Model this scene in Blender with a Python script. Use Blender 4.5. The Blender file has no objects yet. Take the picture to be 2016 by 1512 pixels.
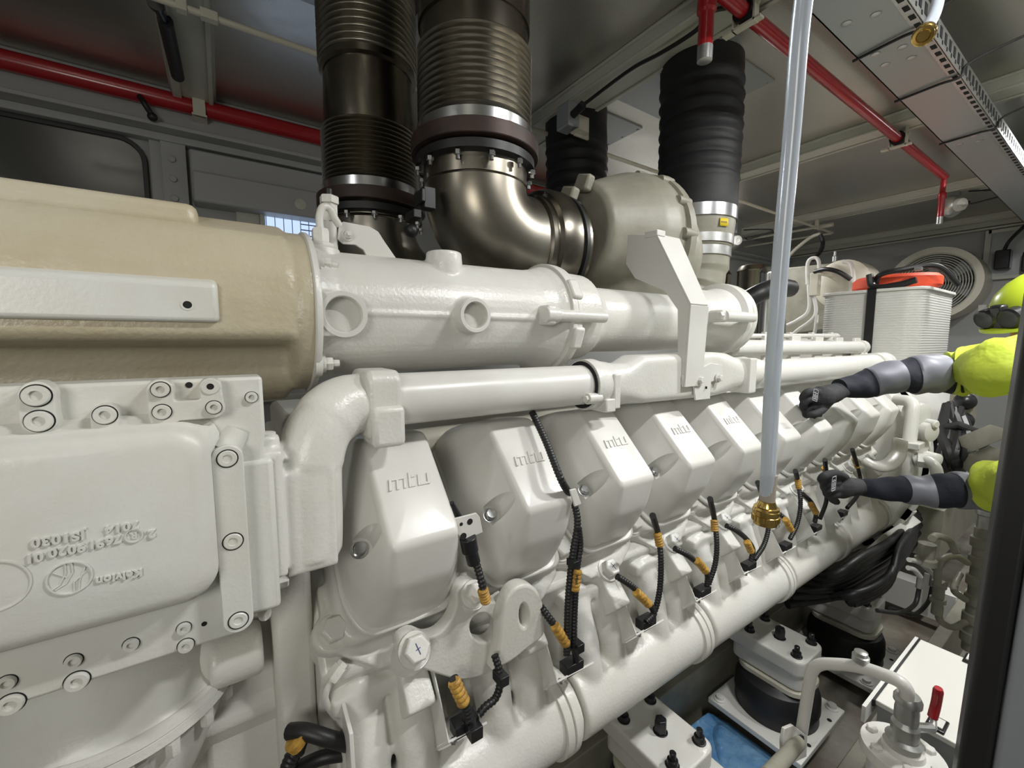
import bpy, bmesh, math, random
from mathutils import Vector as V, Matrix as M
random.seed(7)
C = bpy.context.scene.collection
# ---------------------------------------------------------------- camera
FPX = 838.0
YAW, PIT = math.radians(-34.1), math.radians(5.74)
cam = bpy.data.objects.new('camera', bpy.data.cameras.new('camera')); C.objects.link(cam)
cam.data.sensor_width = 36; cam.data.lens = FPX/2016*36; cam.data.clip_start = .02
cam.rotation_euler = (math.pi/2-PIT, 0, YAW); cam.location = (0, 0, 0)
bpy.context.scene.camera = cam
# ---------------------------------------------------------------- world, lamps, exposure
w = bpy.data.worlds.new('world'); bpy.context.scene.world = w; w.use_nodes = True
w.node_tree.nodes['Background'].inputs[0].default_value = (1, .98, .88, 1)
w.node_tree.nodes['Background'].inputs[1].default_value = .08
vs = bpy.context.scene.view_settings
vs.view_transform = 'Standard'; vs.look = 'None'; vs.gamma = 1; vs.exposure = 0.72; vs.use_curve_mapping = False
def area(name, loc, size, power, rot=(0, 0, 0), col=(1, .995, .985)):
    l = bpy.data.lights.new(name, 'AREA'); l.shape = 'RECTANGLE'; l.size, l.size_y = size; l.energy = power; l.color = col
    o = bpy.data.objects.new(name, l); C.objects.link(o); o.location = loc; o.rotation_euler = rot; return o
LAMPS = [((1.05, -.30, 1.13), (.34, .06), 12.5), ((3.95, .28, 1.12), (.5, .07), 16), ((-1.6, .25, 1.12), (.5, .08), 3), ((3.6, 2.3, 1.12), (.6, .08), 14), ((2.1, -.22, 1.13), (.30, .06), 20)]
for lp, ls, pw in LAMPS: area('ceiling_lamp_light', lp, ls, pw)
area('corridor_fill_light', (-.9, -.75, .25), (.6, .5), 6.5, (math.radians(80), 0, math.radians(-28)), (1, .97, .9))  # added fill from the camera side, no real lamp stands there
# ---------------------------------------------------------------- pixel to point at a known plane
cY, sY, cP, sP = math.cos(YAW), math.sin(YAW), math.cos(PIT), math.sin(PIT)
RT, FW, UP = V((cY, sY, 0)), V((-sY*cP, cY*cP, -sP)), V((-sY*sP, cY*sP, cP))
def P(u, v, x=None, y=None, z=None, d=None):
    r = FW+RT*((u-1008)/FPX)+UP*((756-v)/FPX)
    t = x/r.x if x is not None else y/r.y if y is not None else z/r.z if z is not None else d
    return r*t
# ---------------------------------------------------------------- materials
def mat(name, col, rough=.5, metal=0, bump=0, bscale=60, spec=.5, stain=None, sscale=2, smix=.5, emit=None, trans=0, alpha=1, coat=0, bdist=.002):
    m = bpy.data.materials.new(name); m.use_nodes = True; nt = m.node_tree; n = nt.nodes; L = nt.links
    b = n['Principled BSDF']; c4 = (*col, 1)
    b.inputs['Base Color'].default_value = c4; b.inputs['Roughness'].default_value = rough; b.inputs['Metallic'].default_value = metal
    b.inputs['Specular IOR Level'].default_value = spec; b.inputs['Transmission Weight'].default_value = trans; b.inputs['Alpha'].default_value = alpha
    b.inputs['Coat Weight'].default_value = coat; b.inputs['Coat Roughness'].default_value = .12
    if emit: b.inputs['Emission Color'].default_value = (*emit[0], 1); b.inputs['Emission Strength'].default_value = emit[1]
    tc = n.new('ShaderNodeTexCoord')
    if stain:
        t = n.new('ShaderNodeTexNoise'); t.inputs['Scale'].default_value = sscale; t.inputs['Detail'].default_value = 6; t.inputs['Roughness'].default_value = .62
        L.new(tc.outputs['Object'], t.inputs[0]); r = n.new('ShaderNodeValToRGB')
        r.color_ramp.elements[0].position = .5-smix*.3; r.color_ramp.elements[1].position = .5+smix*.3
        r.color_ramp.elements[0].color = (*stain, 1); r.color_ramp.elements[1].color = c4
        L.new(t.outputs[0], r.inputs[0]); L.new(r.outputs[0], b.inputs['Base Color'])
    if bump:
        t = n.new('ShaderNodeTexNoise'); t.inputs['Scale'].default_value = bscale; t.inputs['Detail'].default_value = 3
        L.new(tc.outputs['Object'], t.inputs[0]); k = n.new('ShaderNodeBump'); k.inputs['Strength'].default_value = bump; k.inputs['Distance'].default_value = bdist
        L.new(t.outputs[0], k.inputs['Height']); L.new(k.outputs[0], b.inputs['Normal'])
    return m
WH = (.68, .678, .645)
MW = mat('white_paint', WH, .3, bump=.08, bscale=40, spec=.5, stain=(.65, .64, .60), sscale=7)
MC = mat('white_cast_paint', WH, .32, bump=.55, bscale=170, bdist=.0012, stain=(.635, .62, .57), sscale=6)
MS = mat('stained_cast_paint', (.58, .55, .45), .36, bump=.8, bscale=130, bdist=.0016, stain=(.44, .37, .235), sscale=3.2, smix=1.0)
MG = mat('cool_white_paint', (.66, .67, .64), .36, bump=.45, bscale=190, bdist=.0008, stain=(.6, .585, .53), sscale=5)
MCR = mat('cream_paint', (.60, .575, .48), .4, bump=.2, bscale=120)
MDC = mat('shaded_cream_paint', (.31, .30, .245), .45, bump=.2, bscale=90, stain=(.24, .23, .18), sscale=9)  # mottled cream, base darkened to hold the shade on the turbocharger
MWALL = mat('grey_wall_paint', (.36, .365, .36), .45, bump=.05, bscale=90)
MBEAM = mat('beam_paint', (.50, .50, .44), .4)
MRED = mat('red_paint', (.36, .012, .018), .25, coat=.3)
MBLK = mat('black_rubber', (.012, .012, .013), .45, bump=.1, bscale=80)
MBLS = mat('black_plastic', (.012, .012, .014), .3)
MHOS = mat('black_hose_cloth', (.011, .011, .012), .55, bump=.5, bscale=400)
MSS = mat('exhaust_steel', (.21, .195, .165), .27, 1, bump=.05, bscale=30, stain=(.14, .12, .095), sscale=4)
MSSB = mat('heat_tinted_steel', (.30, .285, .25), .33, 1, bump=.06, bscale=14, stain=(.22, .195, .15), sscale=3)
MZN = mat('zinc_steel', (.55, .56, .57), .25, 1)
MFL = mat('rusty_flange', (.06, .035, .028), .5, .3, stain=(.035, .025, .022), sscale=20)
MBR = mat('brass', (.62, .43, .14), .2, 1)
MHO = mat('clear_hose', (.66, .72, .80), .22, trans=.35, spec=.6)
MYT = mat('yellow_tape', (.56, .33, .06), .5, bump=1.0, bscale=160, stain=(.30, .16, .03), sscale=60, smix=.5)
MYS = mat('yellow_sticker', (.75, .58, .03), .5)
MHV = mat('hivis_yellow', (.50, .60, .05), .75, bump=.6, bscale=14, bdist=.02)
MNV = mat('navy_cloth', (.010, .012, .022), .8, bump=.4, bscale=30, bdist=.01)
MRF = mat('reflective_tape', (.20, .205, .24), .5, .2)
MGL = mat('black_glove', (.022, .023, .025), .8, bump=.5, bscale=300)
MGP = mat('glove_print', (.35, .35, .38), .6)
MSK = mat('skin', (.42, .22, .15), .5)
MHAIR = mat('hair', (.05, .03, .02), .8)
MHEL = mat('helmet_shell', (.40, .50, .03), .3)
MOR = mat('orange_bag', (.70, .07, .02), .6, bump=.3, bscale=60)
MBLUE = mat('blue_film', (.06, .17, .34), .2, bump=.9, bscale=16, bdist=.02, stain=(.16, .30, .46), sscale=9)
MFLR = mat('floor_paint', (.30, .29, .25), .4, bump=.1, bscale=30, stain=(.15, .12, .09), sscale=3)
MTRY = mat('tray_steel', (.34, .36, .36), .38, .35, bump=.1, bscale=200)
MDK = mat('dark_gap', (.01, .01, .01), .9)
MINK = mat('marker_ink', (.02, .03, .2), .6)
MLAMP = mat('lamp_diffuser', (.9, .9, .9), .4, emit=((1, .98, .95), 14))
MWINL = mat('bright_window_glass', (.5, .6, .75), .1, emit=((.55, .70, 1), .6))
MWIND = mat('dark_window_glass', (.06, .062, .06), .12, spec=.6)
MGAL = mat('galvanised', (.50, .51, .50), .35, .8, stain=(.4, .4, .38), sscale=25)
def perf(name, col, rough, k, dark):
    m = mat(name, col, rough, .9, bump=.25, bscale=3, bdist=.03); nt = m.node_tree; n = nt.nodes; L = nt.links; b = n['Principled BSDF']
    tc = n.new('ShaderNodeTexCoord'); sp = n.new('ShaderNodeSeparateXYZ'); L.new(tc.outputs['Object'], sp.inputs[0])
    def mm(op, a, c):
        q = n.new('ShaderNodeMath'); q.operation = op
        for i, x in enumerate((a, c)):
            if x is None: continue
            if isinstance(x, (int, float)): q.inputs[i].default_value = x
            else: L.new(x, q.inputs[i])
        return q.outputs[0]
    sx = mm('SINE', mm('MULTIPLY', sp.outputs[0], k), None); sy = mm('SINE', mm('MULTIPLY', sp.outputs[1], k), None)
    g = mm('GREATER_THAN', mm('MULTIPLY', sx, sy), .35)
    t = n.new('ShaderNodeTexNoise'); t.inputs['Scale'].default_value = 1.8; t.inputs['Detail'].default_value = 5; L.new(tc.outputs['Object'], t.inputs[0])
    r = n.new('ShaderNodeMapRange'); r.inputs[3].default_value = rough-.10; r.inputs[4].default_value = rough+.14; L.new(t.outputs[0], r.inputs[0]); L.new(r.outputs[0], b.inputs['Roughness'])
    mx = n.new('ShaderNodeMixRGB'); mx.inputs[1].default_value = (*col, 1); mx.inputs[2].default_value = (*dark, 1); L.new(g, mx.inputs[0]); L.new(mx.outputs[0], b.inputs['Base Color'])
    return m
MPER = perf('perforated_aluminium', (.68, .66, .60), .33, 1150, (.17, .165, .15))
# ---------------------------------------------------------------- mesh collecting helper
def frame(d, up=None):
    d = V(d).normalized(); up = V(up) if up else (V((0, 0, 1)) if abs(d.z) < .9 else V((1, 0, 0)))
    a = up.cross(d).normalized(); return a, d.cross(a).normalized(), d
class MB:
    def __init__(s): s.v = []; s.f = []
    def add(s, vs, fs):
        o = len(s.v); s.v += [V(p) for p in vs]; s.f += [[i+o for i in f] for f in fs]; return s
    def box(s, a, b):
        x0, y0, z0 = a; x1, y1, z1 = b
        return s.add([(x, y, z) for x in (x0, x1) for y in (y0, y1) for z in (z0, z1)], [(0, 1, 3, 2), (4, 6, 7, 5), (0, 4, 5, 1), (2, 3, 7, 6), (0, 2, 6, 4), (1, 5, 7, 3)])
    def obox(s, c, sz, ax=None, up=None):
        a, b, d = frame(ax or (0, 0, 1), up); c = V(c); h = [q/2 for q in sz]
        return s.add([c+a*(i*h[0])+b*(j*h[1])+d*(k*h[2]) for i in (-1, 1) for j in (-1, 1) for k in (-1, 1)], [(0, 1, 3, 2), (4, 6, 7, 5), (0, 4, 5, 1), (2, 3, 7, 6), (0, 2, 6, 4), (1, 5, 7, 3)])
    def loft(s, rings, cap=True):
        n = len(rings[0]); vs = [p for r in rings for p in r]; fs = []
        for k in range(len(rings)-1):
            for i in range(n): j = (i+1) % n; fs.append((k*n+i, k*n+j, (k+1)*n+j, (k+1)*n+i))
        if cap: fs.append(tuple(reversed(range(n)))); fs.append(tuple(range((len(rings)-1)*n, len(rings)*n)))
        return s.add(vs, fs)
    def tube(s, pts, r, seg=16, cap=True, sq=None):
        pts = [V(p) for p in pts]; m = len(pts); rs = r if isinstance(r, (list, tuple)) else [r]*m; rings = []; a = None
        for i, p in enumerate(pts):
            d = (pts[min(i+1, m-1)]-pts[max(i-1, 0)]).normalized()
            if a is None: a, b, _ = frame(d)
            else:
                a = (a-d*a.dot(d)).normalized(); b = d.cross(a)
            rings.append([p+(a*math.cos(t)+b*math.sin(t)*(sq or 1))*rs[i] for t in [2*math.pi*k/seg for k in range(seg)]])
        return s.loft(rings, cap)
    def lathe(s, o, d, prof, seg=32, cap=True):
        a, b, d = frame(d); o = V(o)
        return s.loft([[o+d*t+(a*math.cos(q)+b*math.sin(q))*r for q in [2*math.pi*k/seg for k in range(seg)]] for t, r in prof], cap)
    def ring(s, o, d, ro, ri, h, seg=32):
        a, b, d = frame(d); o = V(o); n = seg
        R_ = lambda t, r: [o+d*t+(a*math.cos(2*math.pi*k/n)+b*math.sin(2*math.pi*k/n))*r for k in range(n)]
        rr = [R_(0, ro), R_(h, ro), R_(h, ri), R_(0, ri), R_(0, ro)]
        return s.loft(rr, False)
    def bolt(s, o, d, r, h=None, seg=6): h = h or r*.8; return s.lathe(o, d, [(0, r), (h*.85, r), (h, r*.85)], seg)
    def prism(s, poly, ext):
        n = len(poly); e = V(ext); p = [V(q) for q in poly]
        return s.add(p+[q+e for q in p], [tuple(range(n)), tuple(reversed(range(n, 2*n)))]+[(i, i+n, (i+1) % n+n, (i+1) % n) for i in range(n)])
    def ball(s, c, r, sc=(1, 1, 1), n=16):
        c = V(c); rings = []
        for i in range(1, n//2):
            t = math.pi*i/(n//2); rings.append([c+V((r*math.sin(t)*math.cos(q)*sc[0], r*math.sin(t)*math.sin(q)*sc[1], r*math.cos(t)*sc[2])) for q in [2*math.pi*k/n for k in range(n)]])
        return s.loft(rings)
def smooth(pts, n=6):
    p = [V(q) for q in pts]; p = [p[0]*2-p[1]]+p+[p[-1]*2-p[-2]]; o = []
    for i in range(1, len(p)-2):
        for k in range(n):
            t = k/n; a, b, c, d = p[i-1:i+3]
            o.append(.5*((2*b)+(c-a)*t+(2*a-5*b+4*c-d)*t*t+(3*b-a-3*c+d)*t**3))
    return o+[p[-2]]
def fillet(pts, r, n=5):
    p = [V(q) for q in pts]; o = [p[0]]
    for i in range(1, len(p)-1):
        a = (p[i-1]-p[i]); b = (p[i+1]-p[i]); rr = min(r, a.length*.49, b.length*.49); A = p[i]+a.normalized()*rr; B = p[i]+b.normalized()*rr
        for k in range(n+1): t = k/n; o.append(A*(1-t)**2+p[i]*2*t*(1-t)+B*t*t)
    return o+[p[-1]]
def obj(name, mb, m, parent=None, ang=35, bevel=0, sub=0, remesh=0, sm=0, bseg=2):
    if isinstance(mb, MB):
        me = bpy.data.meshes.new(name); me.from_pydata([tuple(q) for q in mb.v], [], mb.f)
        b = bmesh.new(); b.from_mesh(me); bmesh.ops.recalc_face_normals(b, faces=b.faces); b.to_mesh(me); b.free()
    else: me = mb
    me.materials.clear(); me.materials.append(m)
    me.shade_smooth()
    o = bpy.data.objects.new(name, me); C.objects.link(o)
    if remesh:
        q = o.modifiers.new('remesh', 'REMESH'); q.mode = 'VOXEL'; q.voxel_size = remesh; q.use_smooth_shade = True
        q = o.modifiers.new('smooth', 'SMOOTH'); q.iterations = sm or 6; q.factor = .5
    else:
        if not sub: me.set_sharp_from_angle(angle=math.radians(ang))
    if bevel: q = o.modifiers.new('bevel', 'BEVEL'); q.width = bevel; q.segments = bseg; q.limit_method = 'ANGLE'; q.angle_limit = math.radians(32); q.harden_normals = False
    if sub: q = o.modifiers.new('sub', 'SUBSURF'); q.levels = q.render_levels = sub
    if parent is not None: par(o, parent)
    return o
def par(o, p):
    o.parent = p; w_ = V(p.location); q = p.parent
    while q: w_ = w_+V(q.location); q = q.parent
    o.matrix_parent_inverse = M.Translation(-w_)
def tag(o, label, cat, group=None, kind=None):
    o['label'] = label; o['category'] = cat
    if group: o['group'] = group
    if kind: o['kind'] = kind
    return o
def thing(name, label, cat, loc, group=None):
    o = bpy.data.objects.new(name, None); C.objects.link(o); o.location = loc; o.empty_display_size = .05
    return tag(o, label, cat, group)
def struct(name, mb, m, parent=None, **k):
    o = obj(name, mb, m, parent, **k)
    if parent is None: o['kind'] = 'structure'
    return o
def dup(root, delta, label=None):
    r = root.copy(); C.objects.link(r); r.location = V(root.location)+V(delta)
    if label: r['label'] = label
    for ch in list(root.children):
        c = ch.copy(); C.objects.link(c); c.parent = r; c.matrix_parent_inverse = ch.matrix_parent_inverse
        for g in list(ch.children):
            d = g.copy(); C.objects.link(d); d.parent = c; d.matrix_parent_inverse = g.matrix_parent_inverse
    return r
def curve2d(loops, depth, bev=0):
    cu = bpy.data.curves.new('c', 'CURVE'); cu.dimensions = '2D'; cu.fill_mode = 'BOTH'; cu.extrude = depth/2; cu.bevel_depth = bev; cu.bevel_resolution = 2
    for lp in loops:
        s = cu.splines.new('POLY'); s.points.add(len(lp)-1); s.use_cyclic_u = True
        for i, p in enumerate(lp): s.points[i].co = (p[0], p[1], 0, 1)
    o = bpy.data.objects.new('t', cu); me = bpy.data.meshes.new_from_object(o); bpy.data.objects.remove(o); bpy.data.curves.remove(cu); return me
def textmesh(s, size, depth, bev=0, space=1, off=0):
    cu = bpy.data.curves.new('t', 'FONT'); cu.body = s; cu.size = size; cu.extrude = depth/2; cu.bevel_depth = bev; cu.align_x = 'CENTER'; cu.align_y = 'CENTER'; cu.space_character = space; cu.offset = off
    o = bpy.data.objects.new('t', cu); me = bpy.data.meshes.new_from_object(o); bpy.data.objects.remove(o); bpy.data.curves.remove(cu); return me
def place(me, o, ex, ey, ez=None):
    ex = V(ex).normalized(); ey = V(ey); ey = (ey-ex*ey.dot(ex)).normalized(); ez = ex.cross(ey)
    m4 = M(((ex.x, ey.x, ez.x, o[0]), (ex.y, ey.y, ez.y, o[1]), (ex.z, ey.z, ez.z, o[2]), (0, 0, 0, 1)))
    me.transform(m4); return me
def nfillet(pts, r, n=4):
    p = [list(q) for q in pts]; o = [p[0]]
    L = lambda a, b: math.sqrt(sum((x-y)**2 for x, y in zip(a, b)))
    for i in range(1, len(p)-1):
        la, lb = L(p[i-1], p[i]), L(p[i+1], p[i]); ra, rb = min(r, la*.48)/la, min(r, lb*.48)/lb
        A = [x+(y-x)*ra for x, y in zip(p[i], p[i-1])]; B = [x+(y-x)*rb for x, y in zip(p[i], p[i+1])]
        for k in range(n+1): t = k/n; o.append([a*(1-t)**2+c*2*t*(1-t)+b*t*t for a, c, b in zip(A, p[i], B)])
    return o+[p[-1]]
def round_poly(pts, r, n=5):
    o = []; m = len(pts)
    for i in range(m):
        p, a, b = V(pts[i]), V(pts[i-1]), V(pts[(i+1) % m]); A_ = a-p; B_ = b-p; q = min(r, A_.length*.45, B_.length*.45)
        A_ = p+A_.normalized()*q; B_ = p+B_.normalized()*q
        for k in range(n+1): t = k/n; o.append(tuple(A_*(1-t)**2+p*2*t*(1-t)+B_*t*t))
    return o
def tomesh(mb):
    me = bpy.data.meshes.new('m'); me.from_pydata([tuple(q) for q in mb.v], [], mb.f); b = bmesh.new(); b.from_mesh(me); bmesh.ops.recalc_face_normals(b, faces=b.faces); b.to_mesh(me); b.free(); return me
def cut(a, cutters):
    """boolean difference baked into one mesh"""
    oa = bpy.data.objects.new('a', a if not isinstance(a, MB) else tomesh(a)); C.objects.link(oa); kill = [oa]
    for c in cutters:
        oc = bpy.data.objects.new('c', tomesh(c)); C.objects.link(oc); kill.append(oc); q = oa.modifiers.new('b', 'BOOLEAN'); q.object = oc; q.operation = 'DIFFERENCE'; q.solver = 'EXACT'
    bpy.context.view_layer.update(); dg = bpy.context.evaluated_depsgraph_get(); me = bpy.data.meshes.new_from_object(oa.evaluated_get(dg))
    for k in kill: bpy.data.objects.remove(k)
    return me
def remeshed(mb, vox, sm):
    o = bpy.data.objects.new('r', tomesh(mb)); C.objects.link(o); q = o.modifiers.new('r', 'REMESH'); q.mode = 'VOXEL'; q.voxel_size = vox; q = o.modifiers.new('s', 'SMOOTH'); q.iterations = sm; q.factor = .5
    bpy.context.view_layer.update(); dg = bpy.context.evaluated_depsgraph_get(); me = bpy.data.meshes.new_from_object(o.evaluated_get(dg)); bpy.data.objects.remove(o); return me
def circ(cx, cy_, r, n=24, r2=None): return [(cx+r*math.cos(2*math.pi*k/n), cy_+(r2 or r)*math.sin(2*math.pi*k/n)) for k in range(n)]
XA, YA, ZA = V((1, 0, 0)), V((0, 1, 0)), V((0, 0, 1)); FR = V((0, -1, 0))
CEIL, FLOOR, XW, YB = 1.22, -1.70, 6.35, 2.85
# ================================================================ ROOM
struct('floor', MB().box((-2.2, -1.3, FLOOR-.05), (XW+.1, YB+.1, FLOOR)), MFLR)
# ceiling: panels between beams, openings left out where nothing passes in view
struct('ceiling', MB().box((-2.2, -1.3, CEIL), (XW+.1, YB+.1, CEIL+.05)), MPER)
struct('wall_back', MB().box((-2.2, YB, FLOOR), (XW+.1, YB+.06, CEIL)), MWALL)
struct('wall_far', MB().box((XW, -1.3, FLOOR), (XW+.06, YB, CEIL)), MWALL)
struct('wall_left', MB().box((-2.26, -1.3, FLOOR), (-2.2, YB, CEIL)), MWALL)
struct('wall_front', MB().box((1.9, -.62, FLOOR), (XW, -.56, CEIL)), MWALL)
for i, (x0, x1, m) in enumerate(((-.13, .03, 0), (1.46, 1.65, 0), (3.06, 3.22, 0), (4.74, 4.92, 0), (6.2, XW, 0))):
    b = MB().box((x0, -.6, CEIL-.05), (x1, YB, CEIL)); b.box((x0-.012, -.6, CEIL-.012), (x1+.012, YB, CEIL)); b.box((x0, -.6, CEIL-.062), (x0+.035, YB, CEIL-.05)).box((x1-.02, -.6, CEIL-.058), (x1, YB, CEIL-.05))
    struct('trim_%d' % (i+1), b, MBEAM, bevel=.003)
b = MB().box((-2.2, YB-.10, 1.03), (XW, YB, CEIL)); b.box((-2.2, YB-.14, 1.02), (XW, YB, 1.04)); b.box((-2.2, YB-.06, .985), (XW, YB, 1.02))
struct('trim_6', b, MWALL, bevel=.004)
b = MB().box((XW-.05, -.6, CEIL-.10), (XW, YB, CEIL)).box((XW-.07, -.6, CEIL-.13), (XW, YB, CEIL-.11))
struct('trim_7', b, MBEAM, bevel=.004)
# square recessed plates round the ducts
for i, (cx, cy_, hx, hy) in enumerate(((.44, 1.45, .26, .34), (.62, .98, .30, .28), (1.95, 1.33, .26, .26), (1.80, 1.96, .26, .25))):
    b = MB().box((cx-hx, cy_-hy, CEIL-.008), (cx+hx, cy_+hy, CEIL-.001))
    for k in range(5):
        for sx in (-1, 1): b.bolt((cx+sx*(hx-.012), cy_+(k-2)*hy*.45, CEIL-.008), -ZA, .006, .004)
    struct('trim_%d' % (8+i), b, MTRY)
# dark window in the back wall, with a rounded black seal
def rrect(x0, x1, z0, z1, r, n=6):
    o = []
    for cx, cz, a0 in ((x1-r, z1-r, 0), (x0+r, z1-r, 90), (x0+r, z0+r, 180), (x1-r, z0+r, 270)):
        for k in range(n+1): t = math.radians(a0+90*k/n); o.append((cx+r*math.cos(t), cz+r*math.sin(t)))
    return o
def wpane(nm, x0, x1, z0, z1, mg, r=.09, seal=.016, y=YB):
    g = obj(nm, place(curve2d([rrect(x0, x1, z0, z1, r)], .006), (0, y-.012, 0), XA, ZA), mg); g['kind'] = 'structure'
    s = curve2d([rrect(x0-seal, x1+seal, z0-seal, z1+seal, r+seal), rrect(x0, x1, z0, z1, r)], .02, .002)
    obj('window_seal', place(s, (0, y-.014, 0), XA, ZA), MBLK, g); return g
wpane('window_1', -1.9, -.275, .2, .965, MWIND)
b = MB().box((-.245, YB-.03, .1), (-.10, YB, 1.0)).box((-.2, YB-.05, .1), (-.10, YB, 1.0))
for z in (.905, .81, .715): b.bolt((-.158, YB-.05, z), FR, .016, .012, 12)
struct('trim_12', b, MWALL, bevel=.004)
b = MB().box((-.085, YB-.10, .72), (.95, YB, .96)); b.box((-.08, YB-.13, .70), (.95, YB, .85))
struct('trim_13', b, MWALL, bevel=.01)
obj('cover_cap', MB().lathe((.405, YB-.13, .765), FR, [(0, .03), (.006, .03), (.008, .026)], 20), MBEAM, bpy.data.objects['trim_13'])
gw = struct('window_2', MB().box((.235, YB-.02, .35), (.85, YB-.01, .74)), MWINL)
bs = MB()
for i in range(14): bs.box((.24+i*.044, YB-.022, .35), (.244+i*.044, YB-.019, .74))
for i in range(12): bs.box((.42, YB-.024, .36+i*.032), (.75, YB-.021, .366+i*.032))
obj('window_grid', bs, mat('pale_blue_grid', (.25, .33, .45), .4), gw)
b = MB().box((.21, YB-.05, .3), (.235, YB, .72)).box((.1, YB-.03, .3), (.21, YB, .72)); struct('trim_14', b, MBEAM, bevel=.003)
for k, (za, zb) in enumerate(((-.35, -.31), (.05, .09))): struct('trim_%d' % (15+k), MB().box((-.3, YB-.04, za), (XW, YB, zb)), MBEAM, bevel=.003)
# ---- black gas strut above window
t = thing('gas_strut', 'black strut slanting along the pale ceiling beam at top left', 'strut', P(350, 140, z=CEIL-.07))
obj('strut_body', MB().tube([P(325, 40, z=CEIL-.08), P(350, 150, z=CEIL-.075)], .024), MBLK, t); obj('strut_rod', MB().tube([P(306, 5, z=CEIL-.08), P(308, 10, z=CEIL-.08), P(310, 15, z=CEIL-.08), P(328, 50, z=CEIL-.08)], [.024, .024, .014, .014]), MBLS, t)
t = tag(obj('door_lever', MB().tube(smooth([P(275, 190, y=2.68), P(285, 205, y=2.66), P(300, 228, y=2.68)]), .012).ball(P(300, 230, y=2.68), .02), MBLK), 'small black lever below the red pipe at top left', 'lever')
# ---- red pipes
def redpipe(nm, label, pts, r, loc):
    t = thing(nm, label, 'pipe', loc); obj('pipe_run', MB().tube(pts, r, 20), MRED, t); return t
t = redpipe('fire_pipe', 'red sprinkler pipe under the ceiling beside the steel cable tray', [(.2, .858, 1.12), (4.16, .858, 1.12)], .024, (2.2, .858, 1.12))
for px in (1.545, 3.17):
    b = MB().prism([(px-.012, .825, 1.19), (px+.012, .825, 1.19), (px+.012, .825, 1.075), (px-.012, .825, 1.075)], (0, -.004, 0))
    b.box((px-.014, .80, 1.072), (px+.014, .93, 1.08)).box((px-.014, .818, 1.07), (px+.014, .826, CEIL-.05)).box((px-.014, .89, 1.072), (px+.014, .896, 1.15)).bolt((px, .818, 1.13), FR, .009)
    obj('bracket', b, MCR, t, bevel=.001); obj('pipe_clip', MB().ring((px-.02, .858, 1.12), XA, .034, .025, .04), MBLK, t)
dz = P(1385, 125, y=.80); X0 = P(1385, 60, y=.858).x
def nozzle(nm, label, x, y, top, bot, r):
    t = thing(nm, label, 'nozzle', (x, y, bot)); h = top-bot
    obj('nozzle_body', MB().lathe((x, y, top), -ZA, [(0, r*.85), (h*.28, r*.85), (h*.3, r*1.25), (h*.42, r*1.25), (h*.45, r*.95), (h*.82, r), (h*.83, r)], 20), MRED, t)
    obj('nozzle_tip', MB().lathe((x, y, top-h*.83), -ZA, [(0, r*1.02), (h*.16, r*.98), (h*.17, r*.7)], 20), MGAL, t); return t
nozzle('spray_nozzle', 'thick red spray nozzle hanging down in front of the black air hose', X0, .85, 1.13, P(1382, 125, x=X0).z, .023)
nozzle('spray_nozzle', 'thin red spray nozzle at the far end of the red pipe', 4.15, .86, 1.10, P(1860, 440, x=4.15).z, .018)
t = redpipe('fire_pipe', 'long red pipe running high along the dark back wall', [(-2.2, 2.72, 1.15), (3.2, 2.72, 1.15)], .04, (.5, 2.72, 1.15))
b = MB().box((-.06, 2.66, 1.09), (0, 2.79, 1.098)).box((-.055, 2.668, 1.09), (-.005, 2.676, CEIL-.02)); obj('bracket', b, MCR, t)
# ---- thin cream tube
t = thing('sampling_tube', 'thin cream tube running under the ceiling past the steel ducts', 'tube', (1, 1.875, 1.1))
obj('tube_run', MB().tube(fillet([(-.6, 1.875, 1.1), (5.23, 1.875, 1.1), (5.2, 2.85, 1.12)], .02), .011, 12), MCR, t)
for px in (-.05, 1.57, 3.15, 4.85):
    obj('clip', MB().box((px-.015, 1.86, 1.085), (px+.015, 1.89, CEIL-.04)).box((px+.05, 1.86, 1.086), (px+.10, 1.89, 1.115)), MCR, t, bevel=.002)
t = thing('sampling_tube', 'short cream tube running across to the far ceiling corner', 'tube', P(1500, 462, x=4.9))
obj('tube_run', MB().tube([P(1640, 442, x=4.9), P(1420, 480, x=4.9)], .012, 10), MCR, t); obj('tee', MB().tube([P(1640, 442, x=4.9), P(1605, 448, x=4.9)], .02, 8), MCR, t)
# ---- steel cable tray: closed cover with a perforated side
tz = 1.0; ty0, ty1 = .50, .655
t = thing('cable_tray', 'wide grey steel cable tray with perforated edge under the ceiling', 'cable tray', (2.8, .58, tz))
b = MB().box((.2, ty0, tz), (6.2, ty1, tz+.004)).box((.2, ty1-.004, tz), (6.2, ty1, tz+.075)); obj('tray_cover', b, MTRY, t)
b = MB().box((.2, ty0-.028, tz-.002), (6.2, ty0, tz+.002)).box((.2, ty0-.03, tz-.002), (6.2, ty0-.026, tz+.07)); obj('tray_edge', b, MGAL, t)
b = MB()
for i in range(95):
    x = .25+i*.06
    b.box((x, ty0-.022, tz-.0035), (x+.028, ty0-.008, tz-.001)).box((x+.005, ty0-.0315, tz+.02), (x+.03, ty0-.029, tz+.055)).box((x+.036, ty0-.0315, tz+.008), (x+.046, ty0-.029, tz+.02))
sl = obj('slots', b, MDK, t)
for px in (1.72, 1.98, 2.08, 3.1, 3.2, 4.4):
    obj('fixing_disc', MB().lathe((px, .545, tz), -ZA, [(0, .014), (.002, .014), (.003, .011)], 20), MGAL, t); obj('fixing_disc', MB().lathe((px-.03, .61, tz), -ZA, [(0, .014), (.002, .014), (.003, .011)], 20), MGAL, t)
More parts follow.
